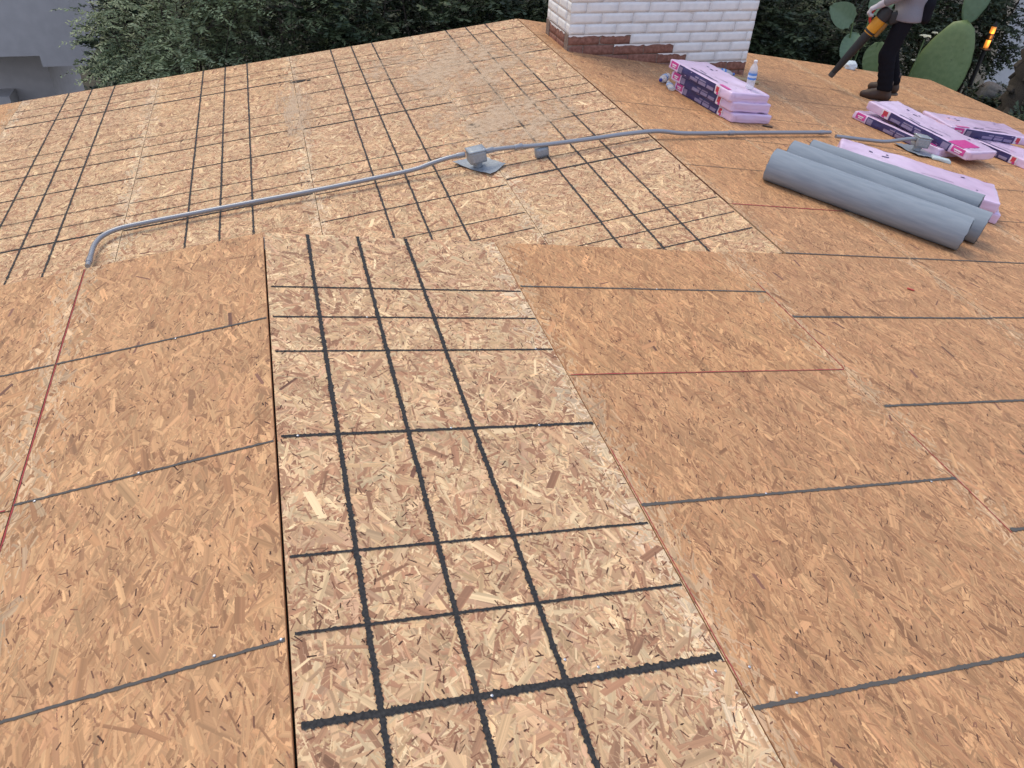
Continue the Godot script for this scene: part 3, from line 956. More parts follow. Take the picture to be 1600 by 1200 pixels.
func plants():
	var g := GROUND_Y
	# the feathery light bush at the far left corner of the roof
	var light := [Color(0.22, 0.28, 0.145), Color(0.175, 0.23, 0.12), Color(0.27, 0.32, 0.185), Color(0.14, 0.19, 0.10)]
	var dark := [Color(0.040, 0.065, 0.034), Color(0.05, 0.078, 0.038), Color(0.032, 0.05, 0.03), Color(0.06, 0.085, 0.04)]
	var mid := [Color(0.115, 0.15, 0.07), Color(0.13, 0.165, 0.075), Color(0.085, 0.115, 0.055)]
	shrub("feathery_bush", "light green feathery bush in front of the grey building's corner", "bush", Vector3(-0.82, g, -9.35), Vector3(0.80, 1.1, 0.7), 3.0, 1100, 13, 0.055, 0.020, 0.42, light, "", 0.9)
	shrub("feathery_bush", "dull green feathery bush beside the dark hedge", "bush", Vector3(0.25, g, -9.6), Vector3(0.75, 1.3, 0.7), 3.2, 800, 12, 0.058, 0.022, 0.40, mid + [light[0]], "", 0.8)
	var spots := [[1.15, -9.5, "dark leafy shrub next to the dull green feathery bush"], [2.05, -9.4, "dark leafy hedge shrub behind the middle of the far roof edge"], [2.95, -9.6, "dark leafy hedge shrub behind the white chimney's left side"], [3.9, -9.5, "dark leafy hedge shrub hidden behind the white chimney"], [4.9, -9.6, "dark leafy hedge shrub behind the white chimney's right side"], [5.9, -9.6, "dark leafy hedge shrub past the white chimney"], [6.8, -9.5, "dark leafy shrub behind the crumpled paper"], [7.8, -9.7, "dark leafy shrub behind the person"], [8.9, -10.2, "dark leafy shrub behind the huge cactus pad"], [10.0, -10.9, "dark leafy shrub between cactus and lantern"], [11.0, -11.0, "dark leafy shrub behind the lit lantern"], [11.9, -11.1, "dark leafy shrub at the corner of the white house"]]
	for s in spots:
		shrub("hedge_shrub", s[2], "shrub", Vector3(s[0], g, s[1]), Vector3(0.75, 1.3, 0.6), 2.95, 560, 9, 0.075, 0.040, 0.3, dark + [mid[2]], "dark hedge shrubs", 0.4)
	shrub("hedge_shrub", "dark leafy shrub between the grey building and the light feathery bush", "shrub", Vector3(-1.75, g, -11.6), Vector3(0.5, 1.3, 0.6), 2.3, 420, 9, 0.085, 0.045, 0.3, dark, "dark hedge shrubs", 0.4)
	for s in [[0.2, -12.2, "tall dark tree behind the feathery bushes"], [2.6, -12.4, "tall dark tree behind the middle of the hedge"], [5.0, -12.3, "tall dark tree behind the chimney"], [7.6, -12.5, "tall dark tree behind the person"], [10.4, -13.2, "tall dark tree behind the cactus"]]:
		shrub("backdrop_tree", s[2], "tree", Vector3(s[0], g, s[1]), Vector3(1.7, 1.9, 1.0), 3.0, 760, 9, 0.13, 0.075, 0.5, dark, "dark trees behind the hedge", 0.3)
	shrub("low_shrub", "dark low shrub growing at the foot of the palm trunk", "shrub", Vector3(9.5, g, -7.2), Vector3(0.7, 0.8, 0.8), 1.6, 420, 9, 0.09, 0.045, 0.3, dark, "", 0.4)
	shrub("low_shrub", "dark low shrub growing under the lantern", "shrub", Vector3(10.6, g, -9.3), Vector3(0.8, 0.6, 0.6), 1.6, 420, 9, 0.09, 0.045, 0.3, dark, "", 0.4)
	# paddle leaves beyond the right eave and the broad leaves by the blower
	var green := noisy(Color(0.14, 0.215, 0.085), Color(0.21, 0.285, 0.12), 1.2, 0.02, 0.5, false)
	var pale_green := noisy(Color(0.12, 0.20, 0.115), Color(0.16, 0.25, 0.15), 1.2, 0.02, 0.5, false)
	var stalk := mat(Color(0.12, 0.19, 0.075), 0.6)
	var cb := Vector3(8.85, g, -8.75)
	var cactus := thing("pad_cactus", "tall cactus with one huge smooth green pad beside the right roof corner", "cactus", Transform3D(Basis.IDENTITY, cb))
	var face := Vector3(-0.70, 0.10, 0.70).normalized()
	for sp in [[Vector3(8.72, -1.90, -8.62), Vector3(0.17, 0.98, 0.04), 1.27, 0.68, 0.13, green], [Vector3(8.95, -0.69, -8.58), Vector3(0.10, 0.97, 0.0), 0.75, 0.30, 0.07, pale_green], [Vector3(8.78, -2.95, -8.68), Vector3(-0.05, 1.0, 0.05), 1.15, 0.60, 0.14, green], [Vector3(8.85, -3.95, -8.75), Vector3(-0.05, 1.0, 0.05), 1.1, 0.55, 0.18, green], [Vector3(9.02, -1.75, -8.75), Vector3(0.45, 0.85, -0.3), 0.9, 0.42, 0.10, green]]:
		var y: Vector3 = sp[1].normalized()
		var zz := (face - y * face.dot(y)).normalized()
		var tr := Transform3D(Basis(y.cross(zz), y, zz), sp[0] - cb)
		var o := obj("pad", cactus_pad(sp[2], sp[3], sp[4]), sp[5], cactus, tr)
		var dots := st_new()
		for i in 7:
			for j in 4:
				var a := 0.14 + 0.12 * i
				var hw: float = pad_width(a) * sp[3] * 0.5
				var bx: float = (j - 1.5 + 0.5 * (i % 2)) * 0.14 * sp[3] / 0.68
				if absf(bx) > hw * 0.85:
					continue
				var bz: float = sqrt(maxf(0.0, 1.0 - bx * bx / (hw * hw))) * sp[4] * 0.5 * pow(pad_width(a), 0.5)
				add_tube(dots, [Vector3(bx, a * sp[2], bz - 0.004), Vector3(bx, a * sp[2] + 0.002, bz + 0.004)], [0.007, 0.003], 5)
		obj("areoles", dots.commit(), mat(Color(0.24, 0.26, 0.15), 0.9), o).set_meta("kind", "stuff")
	var bl := thing("broad_leaf_plant", "plant with pale green broad leaves behind the leaf blower", "plant", Transform3D(Basis.IDENTITY, Vector3(7.45, g, -8.75)))
	for sp in [[Vector3(-0.18, 3.22, 0.05), Vector3(-0.75, 0.35, 0.0), 0.42, 0.30], [Vector3(-0.05, 3.08, 0.05), Vector3(-0.4, -0.5, 0.2), 0.36, 0.24], [Vector3(0.28, 2.98, 0.1), Vector3(0.1, -0.9, 0.2), 0.52, 0.36], [Vector3(0.1, 3.3, 0.0), Vector3(0.4, 0.6, 0.1), 0.40, 0.28]]:
		var y2: Vector3 = sp[1].normalized()
		var f2 := Vector3(-0.62, 0.35, 0.70)
		var z2 := (f2 - y2 * f2.dot(y2)).normalized()
		obj("leaf", paddle_leaf(sp[2], sp[3], 0.08, 0.14), pale_green if sp[2] < 0.5 else green, bl, Transform3D(Basis(y2.cross(z2), y2, z2), sp[0]))
		obj("stalk", tube(smooth_path([Vector3.ZERO, Vector3(0.05, 1.8, 0.0), sp[0]], 4), 0.010, 6), stalk, bl)
	var wf := thing("white_flower", "small white blossoms on a stem behind the person's hip", "flower", Transform3D(Basis.IDENTITY, Vector3(8.15, g, -8.45)))
	obj("stem", tube(smooth_path([Vector3.ZERO, Vector3(0.03, 1.6, 0), Vector3(0.1, 3.05, 0.0)], 5), 0.008, 6), stalk, wf)
	for k in [[Vector3(0.1, 3.08, 0.0), 0.075], [Vector3(0.2, 3.13, 0.03), 0.04], [Vector3(0.02, 2.80, 0.02), 0.03]]:
		for i in 5:
			var an := TAU * i / 5.0
			var y3 := Vector3(cos(an), 0.35, sin(an)).normalized()
			var z3 := (Vector3.UP - y3 * y3.y).normalized()
			obj("petal", paddle_leaf(k[1], k[1] * 0.7, 0.2, 0.2), mat(Color(0.66, 0.68, 0.55), 0.7), wf, Transform3D(Basis(y3.cross(z3), y3, z3), k[0]))
	# palm trunk: rough rings of old leaf bases
	var pt := thing("palm_tree", "dark rough palm trunk standing beyond the right eave", "tree", Transform3D(Basis.IDENTITY, Vector3(10.05, g, -8.1)))
	var prof := []
	for i in 60:
		var hh := i * 0.1
		prof.append([0.27 + 0.05 * (i % 2) + 0.03 * rng.randf() + 0.10 * exp(-hh * 2.0), hh])
	obj("trunk", lathe(prof, 18), M.bark, pt)
	var scale_mesh := soft_box(Vector3(0.06, 0.055, 0.03), 0.015, Vector3i(3, 3, 3), 0.008)
	for i in 120:
		var an2 := i * 2.39996
		var hy := 0.4 + i * 0.035
		obj("leaf_base", scale_mesh, M.bark, pt, Transform3D(Basis(Vector3.UP, -an2 + PI / 2) * Basis(Vector3.RIGHT, -0.5), Vector3(cos(an2) * 0.31, hy, sin(an2) * 0.31)))
	for i in 11:
		var an3 := TAU * i / 11.0
		var d := Vector3(cos(an3), 0.0, sin(an3))
		var rib := smooth_path([Vector3(0, 5.8, 0), d * 0.7 + Vector3(0, 6.5, 0), d * 1.6 + Vector3(0, 6.4, 0), d * 2.3 + Vector3(0, 5.6, 0)], 6)
		var v := PackedVector3Array()
		var nn := PackedVector3Array()
		var cc := PackedColorArray()
		for j in range(2, rib.size() - 1):
			var dir: Vector3 = (rib[j + 1] - rib[j]).normalized()
			var sd := dir.cross(Vector3.UP).normalized()
			for sg in [-1.0, 1.0]:
				for m in 3:
					leaf_quad(v, nn, cc, rib[j].lerp(rib[j + 1], m / 3.0), (sd * sg + dir * 0.6 - Vector3(0, 0.3, 0)).normalized(), Vector3.UP, 0.55, 0.035, mid[m] * 1.0)
		obj("frond", leaves_mesh(v, nn, cc), M.leaf, pt)
	# stones at the foot of the palm
	for k in [[10.35, -2.25, -9.1, 0.34, 0.20, 0.26, "grey weathered stone below the lantern"], [9.75, -2.30, -8.75, 0.5, 0.14, 0.22, "long grey stone slab lying before the palm trunk"], [10.65, -2.0, -9.2, 0.26, 0.24, 0.22, "round grey stone between lantern and palm trunk"]]:
		tag(obj("garden_stone", soft_box(Vector3(k[3], k[4], k[5]), 0.12, Vector3i(9, 7, 8), 0.06, k[0]), M.stone, null, Transform3D(Basis(Vector3.UP, k[0] * 2.0) * Basis(Vector3.BACK, 0.25), Vector3(k[0], k[1], k[2]))), k[6], "stone", "stones by the palm")
	var bank := obj("garden_bank", soft_box(Vector3(1.6, 0.85, 1.3), 0.4, Vector3i(10, 6, 8), 0.15), M.soil, null, Transform3D(Basis.IDENTITY, Vector3(10.7, g + 0.75, -9.2)))
	bank.set_meta("kind", "structure")

# ------------------------------------------------------------------ conduits
func conduit_box(parent: Node, at: Transform3D, called := "junction_box") -> void:
	var b := obj(called, soft_box(Vector3(0.056, 0.038, 0.048), 0.005, Vector3i(4, 4, 4)), M.galv, parent, at)
	obj("lid", soft_box(Vector3(0.060, 0.004, 0.052), 0.002, Vector3i(3, 2, 3)), M.galv, b, Transform3D(Basis.IDENTITY, Vector3(0, 0.041, 0)))
	var screw := lathe([[0.0, 0.003], [0.004, 0.002], [0.005, 0.0]], 8)
	for k in [-1.0, 1.0]:
		obj("screw", screw, M.nail, b, Transform3D(Basis.IDENTITY, Vector3(0.045 * k, 0.0445, 0.034 * k)))

func flashing(plane: String, corners: Array, ph: float) -> ArrayMesh:
	# a dented sheet of galvanised flashing, its corners a little lifted
	var st := st_new()
	st.set_smooth_group(0)
	var n := 8
	var up := slope_n(plane)
	for side in 2:
		for i in n:
			for j in n:
				var v := []
				for k in [[0, 0], [1, 0], [1, 1], [0, 1]]:
					var a: float = (i + k[0]) / float(n)
					var b: float = (j + k[1]) / float(n)
					var c: Vector2 = corners[0].lerp(corners[1], a).lerp(corners[3].lerp(corners[2], a), b)
					var e := (absf(a - 0.5) * absf(b - 0.5)) * 4.0
					var hh := 0.010 + 0.010 * e + 0.008 * noise.get_noise_2d(c.x * 14.0 + ph, c.y * 14.0) - side * 0.0016
					v.append(on(plane, c.x, c.y, hh))
				var flip: bool = ((v[1] - v[0]).cross(v[2] - v[0]).dot(up) > 0.0) == (side == 0)
				for m in ([0, 2, 1, 0, 3, 2] if flip else [0, 1, 2, 0, 2, 3]):
					st.set_smooth_group(side)
					st.add_vertex(v[m])
	st.generate_normals()
	return st.commit()

func conduits():
	var c := thing("conduit_run", "long grey conduit crossing both slopes with a box over a metal flashing", "conduit")
	var a := []
	for k in [[3.575, -4.20, 0.045], [3.575, -4.33, 0.045], [3.572, -4.46, 0.045], [3.535, -4.56, 0.045], [3.45, -4.612, 0.045], [3.32, -4.622, 0.045], [3.02, -4.62, 0.045], [2.62, -4.61, 0.047], [2.23, -4.596, 0.05], [1.85, -4.59, 0.056], [1.62, -4.585, 0.064], [1.50, -4.58, 0.085], [1.38, -4.57, 0.104], [1.28, -4.565, 0.106]]:
		a.append(on("F", k[0], k[1], k[2]))
	obj("pipe", tube(smooth_path(a, 5), 0.0145, 12), M.conduit, c)
	var b := []
	for k in [[1.15, -4.56, 0.106], [1.03, -4.55, 0.104], [0.90, -4.54, 0.095], [0.78, -4.53, 0.085], [0.60, -4.52, 0.076], [0.41, -4.51, 0.068], [0.20, -4.498, 0.062]]:
		b.append(on("F", k[0], k[1], k[2]))
	for k in [[2.545, -4.485, 0.048], [2.75, -4.53, 0.036], [3.0, -4.60, 0.032], [3.45, -4.728, 0.03], [3.9, -4.845, 0.03], [4.355, -4.962, 0.03]]:
		b.append(on("R", k[0], k[1], k[2]))
	obj("pipe", tube(smooth_path(b, 5), 0.0145, 12), M.conduit, c)
	for k in [["F", 3.575, -4.27, 0.045, 0, 1], ["F", 0.93, -4.542, 0.099, 1, 0.1], ["R", 3.25, -4.671, 0.031, 1, -0.27], ["F", 1.31, -4.567, 0.106, 1, 0], ["F", 1.12, -4.557, 0.106, 1, 0.1], ["R", 4.25, -4.935, 0.03, 1, -0.26]]:
		var t := frame(k[0], k[1], k[2], k[3], k[4], k[5])
		obj("coupling", lathe([[0.0, -0.028], [0.0172, -0.028], [0.018, -0.024], [0.018, 0.024], [0.0172, 0.028], [0.0, 0.028]], 12), M.conduit, c, t * Transform3D(Basis(Vector3.BACK, PI / 2), Vector3.ZERO))
	obj("flashing", flashing("F", [Vector2(1.35, -4.69), Vector2(1.165, -4.40), Vector2(1.03, -4.51), Vector2(1.16, -4.74)], 3.0), M.galv, c)
	obj("neck", tube([on("F", 1.205, -4.57, 0.015), on("F", 1.205, -4.565, 0.08)], 0.032, 12), M.galv, c)
	conduit_box(c, frame("F", 1.21, -4.555, 0.090, 1, 0.08))
	obj("pipe_foot", soft_box(Vector3(0.045, 0.033, 0.022), 0.006, Vector3i(3, 3, 3)), M.galv, c, frame("F", 0.775, -4.54, 0.034, 1, 0.1))
	# the second, short piece by the bundles
	var d := thing("conduit_piece", "short bent conduit ending in a box between the pink bundles", "conduit")
	var e := []
	for k in [[4.345, -4.875, 0.03], [4.60, -4.86, 0.032], [4.80, -4.84, 0.04], [4.92, -4.82, 0.07], [5.0, -4.80, 0.095], [5.05, -4.79, 0.10]]:
		e.append(on("R", k[0], k[1], k[2]))
	obj("pipe", tube(smooth_path(e, 5), 0.0145, 12), M.conduit, d)
	obj("flashing", flashing("R", [Vector2(4.98, -4.93), Vector2(5.02, -4.66), Vector2(5.24, -4.64), Vector2(5.22, -4.92)], 8.0), M.galv, d)
	obj("neck", tube([on("R", 5.11, -4.79, 0.015), on("R", 5.11, -4.79, 0.07)], 0.032, 12), M.galv, d)
	conduit_box(d, frame("R", 5.11, -4.785, 0.088, 1, 0.25))

# ------------------------------------------------------------------ shingle bundles
func bundle(label: String, plane_s: float, plane_z: float, h: float, ds: float, dz: float, l: float, w: float, tilt: float, roll: float, style: int, group: String) -> void:
	var t := frame("R", plane_s, plane_z, h + 0.036, ds, dz)
	t.basis = t.basis * Basis(Vector3.BACK, tilt) * Basis(Vector3.RIGHT, roll)
	var b := thing("shingle_bundle", label, "bundle", t, group)
	var half := Vector3(l * 0.5, 0.036, w * 0.5)
	var r := 0.013
	var wr := 0.0085
	var ph := rng.randf() * 50.0
	obj("wrap", soft_box(half, r, Vector3i(40, 8, 16), wr, ph), M.wrap, b)
	var hx := half.x
	var yb := half.y * 0.9
	for side in [-1, 1]:
		var f := 1.0 if (side > 0) == (style % 2 == 0) else -1.0
		var sets := [
			["magenta_print", M.magenta, [[-0.92, -0.70, -0.5, 0.98], [0.60, 0.66, -0.9, -0.3]], 0.003],
			["navy_print", M.navy, [[-0.66, 0.52, -1.0, 1.0]], 0.003],
			["red_label", M.print_white, [[0.53, 0.68, -0.95, 1.0]], 0.003],
			["red_label", M.print_red, [[0.56, 0.65, -0.45, 0.75]], 0.0045],
			["print_block", M.print_grey, [[-0.64, -0.52, -0.75, 0.65], [-0.24, 0.00, -0.75, -0.05], [0.04, 0.25, -0.75, -0.05], [0.29, 0.48, -0.75, -0.05], [-0.10, 0.02, 0.10, 0.45], [0.05, 0.24, 0.10, 0.40]], 0.0045],
			["print_block", M.print_white, [[-0.88, -0.74, 0.1, 0.4], [-0.86, -0.76, -0.3, -0.05]], 0.0045]]
		for s in sets:
			var st := st_new()
			for q in s[2]:
				soft_patch(st, half, r, wr, ph, q[0] * hx * f, q[1] * hx * f, q[2] * yb, q[3] * yb, side, s[3])
			var o := obj(s[0], st.commit(), s[1], b)
			o.set_meta("kind", "stuff")
	# print on the top: thin lines, a magenta bar and a few dark marks
	var top := st_new()
	for q in [[-0.30, -0.08, 0.52, 0.56], [0.05, 0.45, 0.30, 0.325], [-0.62, -0.57, -0.42, -0.33], [-0.40, -0.37, -0.55, -0.45], [-0.45, -0.36, -0.30, -0.22], [0.55, 0.60, -0.55, -0.48], [0.72, 0.745, 0.35, 0.40]]:
		soft_patch(top, half, r, wr, ph, q[0] * hx, q[1] * hx, q[2] * half.z, q[3] * half.z, 0, 0.003)
	obj("top_print", top.commit(), M.navy, b).set_meta("kind", "stuff")
	var bar := st_new()
	soft_patch(bar, half, r, wr, ph, -0.42 * hx, 0.42 * hx, 0.74 * half.z, 0.82 * half.z, 0, 0.003)
	obj("navy_edge_stripe", bar.commit(), M.navy, b)
	var mag := st_new()
	soft_patch(mag, half, r, wr, ph, 0.58 * hx * (1 if style < 2 else -1), 0.86 * hx * (1 if style < 2 else -1), (-0.2 if style == 1 else 0.80) * half.z, (0.97 if style == 1 else 0.96) * half.z, 0, 0.0032)
	obj("magenta_print", mag.commit(), M.magenta, b)
	# folded flaps of the wrap at both ends
	for sx in [-1.0, 1.0]:
		var flap := st_new()
		flap.set_smooth_group(0)
		for i in 6:
			for j in 2:
				var v := []
				for k in [[0, 0], [1, 0], [1, 1], [0, 1]]:
					var zz := lerpf(-0.82, 0.82, (i + k[0]) / 6.0) * half.z
					var yy := lerpf(0.55, -0.15, (j + k[1]) / 2.0) * half.y
					v.append(soft_point(Vector3(sx * half.x, yy, zz), half, r, wr, 0.002 + 0.004 * (j + k[1]) * absf(noise.get_noise_1d(zz * 30.0 + ph)), ph))
				for m in [0, 1, 2, 0, 2, 3]:
					flap.add_vertex(v[m])
		flap.generate_normals()
		obj("wrap_flap", flap.commit(), M.wrap, b)

func shingle_bundles():
	var g1 := "bundles stacked by the chimney"
	bundle("pink wrapped shingle bundle at the bottom of the chimney stack", 3.60, -5.44, 0.0, 0.16, 0.985, 0.78, 0.40, 0.0, 0.0, 0, g1)
	bundle("pink wrapped shingle bundle in the middle of the chimney stack", 3.57, -5.47, 0.073, 0.165, 0.985, 0.80, 0.40, 0.006, 0.0, 0, g1)
	bundle("pink wrapped shingle bundle topping the chimney stack under a bottle", 3.535, -5.49, 0.146, 0.17, 0.985, 0.82, 0.40, -0.01, 0.0, 0, g1)
	var g2 := "bundles beside the grey rolls"
	bundle("pink wrapped shingle bundle underneath another beside the grey rolls", 4.31, -3.90, 0.0, 0.75, 0.66, 1.04, 0.42, 0.0, 0.0, 2, g2)
	bundle("pink wrapped shingle bundle lying uppermost beside the grey rolls", 4.27, -3.93, 0.073, 0.76, 0.65, 1.06, 0.44, 0.0, 0.02, 2, g2)
	var g3 := "bundles heaped past the short conduit"
	bundle("pink bundle lying lowest under the magenta ended bundle", 5.36, -5.18, 0.0, 0.22, 0.975, 0.90, 0.42, 0.0, 0.0, 0, g3)
	bundle("pink bundle with a magenta end sloping over its neighbours", 5.44, -5.07, 0.079, 0.27, 0.963, 1.02, 0.44, -0.06, 0.0, 1, g3)
	bundle("pink bundle flat on the boards under the sideways one", 6.25, -5.02, 0.0, 0.30, 0.95, 0.80, 0.42, 0.0, 0.0, 2, g3)
	bundle("pink bundle laid sideways over another near the worker", 6.22, -5.30, 0.073, 0.99, 0.10, 0.92, 0.42, 0.0, 0.0, 2, g3)

# ------------------------------------------------------------------ rolls of underlay
func felt_roll(label: String, a: Vector3, b: Vector3, r: float) -> void:
	# a to b in slope coordinates s, z, h
	var p := on("R", a.x, a.y, a.z)
	var q := on("R", b.x, b.y, b.z)
	var x := (q - p).normalized()
	var up := (slope_n("R") - x * slope_n("R").dot(x)).normalized()
	var o := thing("underlay_roll", label, "roll", Transform3D(Basis(x, up, x.cross(up)), p), "grey underlay rolls")
	var l := p.distance_to(q)
	var ph := rng.randf() * 20.0
	var seg := 40
	var nl := 16
	var st := st_new()
	st.set_smooth_group(0)
	var pt := func(i: int, k: int, rr: float) -> Vector3:
		var an := TAU * k / seg
		var rad: float = rr * (1.0 + 0.022 * sin(an * 2.0 + ph) + 0.03 * noise.get_noise_2d(i * 0.5 + ph, cos(an) * 1.2) )
		var y := sin(an) * rad
		if y < -rr * 0.94:
			y = -rr * 0.94
		return Vector3(l * i / nl + 0.006 * noise.get_noise_2d(k * 0.3, ph), y, cos(an) * rad)
	for i in nl:
		for k in seg:
			var v := [pt.call(i, k, r), pt.call(i + 1, k, r), pt.call(i + 1, (k + 1) % seg, r), pt.call(i, (k + 1) % seg, r)]
			for m in [0, 2, 1, 0, 3, 2]:
				st.add_vertex(v[m])
	st.index()
	st.generate_normals()
	obj("outer_layer", st.commit(), M.felt, o)
	# loose edge of the outermost turn
	var e := st_new()
	for i in nl:
		var c := []
		for k in [[i, 9, 1.0], [i + 1, 9, 1.0], [i + 1, 13, 1.035], [i, 13, 1.035]]:
			c.append(pt.call(k[0], k[1], r * k[2]))
		quad(e, c[0], c[1], c[2], c[3], Vector3(0, 0.8, 0.6))
		var lip := [c[3], c[2], pt.call(i + 1, 13, r * 1.0), pt.call(i, 13, r * 1.0)]
		quad(e, lip[0], lip[1], lip[2], lip[3], Vector3(0, 0.3, -0.95))
	obj("loose_edge", e.commit(), M.felt, o)
	# wound ends
	for end in [0, 1]:
		var s2 := st_new()
		var turns := 7
		var sx: float = l * end
		for tn in turns:
			var r0 := r * lerpf(0.26, 0.985, tn / float(turns))
			var r1 := r * lerpf(0.26, 0.985, (tn + 0.82) / float(turns))
			var dx := (0.004 - 0.006 * rng.randf()) * (1 if end == 1 else -1)
			for k in seg:
				var a0 := TAU * k / seg
				var a1 := TAU * (k + 1) / seg
				var qd := [Vector3(sx + dx, sin(a0) * r0, cos(a0) * r0), Vector3(sx + dx, sin(a0) * r1, cos(a0) * r1), Vector3(sx + dx, sin(a1) * r1, cos(a1) * r1), Vector3(sx + dx, sin(a1) * r0, cos(a1) * r0)]
				for qi in 4:
					qd[qi].y = maxf(qd[qi].y, -r * 0.93)
				quad(s2, qd[0], qd[1], qd[2], qd[3], Vector3(1 if end == 1 else -1, 0, 0))
				var inn := [qd[0], qd[3], qd[3] + Vector3(0.03 * (-1 if end == 1 else 1), 0, 0), qd[0] + Vector3(0.03 * (-1 if end == 1 else 1), 0, 0)]
				quad(s2, inn[0], inn[1], inn[2], inn[3], Vector3(0, -sin(a0), -cos(a0)))
		obj("wound_end", s2.commit(), M.felt, o)

func rolls():
	felt_roll("thick grey underlay roll lying in front of the others", Vector3(3.06, -3.895, 0.098), Vector3(3.845, -3.01, 0.098), 0.102)
	felt_roll("grey underlay roll squeezed between the front roll and the thin one", Vector3(3.345, -4.11, 0.095), Vector3(4.10, -3.115, 0.095), 0.098)
	felt_roll("thin grey underlay roll resting against the pink bundles", Vector3(3.60, -4.23, 0.115), Vector3(4.235, -3.325, 0.16), 0.062)

# ------------------------------------------------------------------ litter
func bottle(label: String, t: Transform3D, squash: float, cap: Color, full: float) -> void:
	var b := thing("water_bottle", label, "bottle", t)
	var clear := StandardMaterial3D.new()
	clear.albedo_color = Color(0.93, 0.95, 0.97, 0.42)
	clear.transparency = BaseMaterial3D.TRANSPARENCY_ALPHA
	clear.roughness = 0.12
	var prof := [[0.0, 0.0], [0.028, 0.002], [0.032, 0.008], [0.0325, 0.03], [0.0310, 0.036], [0.0325, 0.042], [0.0325, 0.075], [0.0325, 0.115], [0.0315, 0.122], [0.032, 0.13], [0.028, 0.155], [0.018, 0.178], [0.0125, 0.186], [0.0125, 0.196]]
	var sc := Transform3D(Basis.from_scale(Vector3(1.0, 1.0, squash)), Vector3.ZERO)
	obj("bottle_body", lathe(prof, 18), clear, b, sc)
	obj("cap", lathe([[0.0, 0.212], [0.013, 0.211], [0.0145, 0.208], [0.0145, 0.194], [0.0, 0.194]], 14), mat(cap, 0.4), b)
	obj("paper_label", lathe([[0.0331, 0.072], [0.0334, 0.075], [0.0334, 0.118], [0.0331, 0.121]], 18), mat(Color(0.10, 0.26, 0.62), 0.5), b, sc)
	obj("label_band", lathe([[0.0337, 0.088], [0.0339, 0.090], [0.0339, 0.102], [0.0337, 0.104]], 18), mat(Color(0.60, 0.68, 0.78), 0.5), b, sc)

func lying(s: float, z: float, ds: float, dz: float, r: float) -> Transform3D:
	# the bottle's axis along ds, dz on the right slope
	var t := frame("R", s, z, r, ds, dz)
	return Transform3D(Basis(t.basis.z, t.basis.x, t.basis.y), t.origin)

func litter():
	var up := frame("R", 3.655, -5.215, 0.2185, 1, 0)
	bottle("clear water bottle with blue label standing on the topmost chimney bundle", Transform3D(Basis.IDENTITY, up.origin), 1.0, Color(0.75, 0.76, 0.78), 0.5)
	bottle("water bottle with a dark blue cap lying beside the chimney bundles", lying(3.405, -6.06, -0.55, 0.6, 0.034), 1.0, Color(0.02, 0.04, 0.32), 0.0)
	bottle("crushed clear bottle lying against the lowest chimney bundle", lying(3.285, -5.72, 0.3, -0.9, 0.022), 0.62, Color(0.70, 0.70, 0.72), 0.0)
	bottle("blue labelled bottle lying at the foot of the chimney", lying(4.13, -6.53, 0.95, 0.3, 0.034), 1.0, Color(0.05, 0.15, 0.5), 0.0)
	tag(obj("wood_offcut", soft_box(Vector3(0.16, 0.012, 0.02), 0.003, Vector3i(4, 2, 2), 0.001), mat(Color(0.46, 0.36, 0.20), 0.85), null, frame("R", 4.40, -6.42, 0.014, 0.93, 0.36)), "pale wooden offcut lying at the foot of the chimney", "offcut")
	tag(obj("crumpled_paper", soft_box(Vector3(0.055, 0.034, 0.045), 0.014, Vector3i(10, 8, 10), 0.05, 5.0), mat(Color(0.62, 0.70, 0.74), 0.8), null, frame("R", 6.66, RAKE_Z + 0.07, 0.03, 1, 0.2)), "crumpled pale blue paper on the roof edge below the blower", "paper")
	tag(obj("wrapper_scrap", soft_box(Vector3(0.075, 0.014, 0.035), 0.012, Vector3i(9, 4, 7), 0.012, 2.0), mat(Color(0.55, 0.66, 0.68), 0.5), null, frame("R", 5.22, -4.62, 0.014, 0.8, 0.5)), "pale crumpled wrapper lying in front of the second box", "wrapper")
	tag(obj("wood_chip", soft_box(Vector3(0.04, 0.004, 0.012), 0.002, Vector3i(3, 2, 3), 0.002), M.dark_wood, null, frame("R", 3.80, -5.02, 0.006, 0.9, 0.2)), "dark wood chip lying in front of the chimney bundles", "chip")
	tag(obj("wood_chip", soft_box(Vector3(0.018, 0.003, 0.006), 0.002, Vector3i(3, 2, 3), 0.002), mat(Color(0.5, 0.08, 0.06), 0.7), null, frame("R", 3.07, -2.52, 0.006, 0.7, 0.5)), "small red scrap lying on the boards in front of the rolls", "chip")

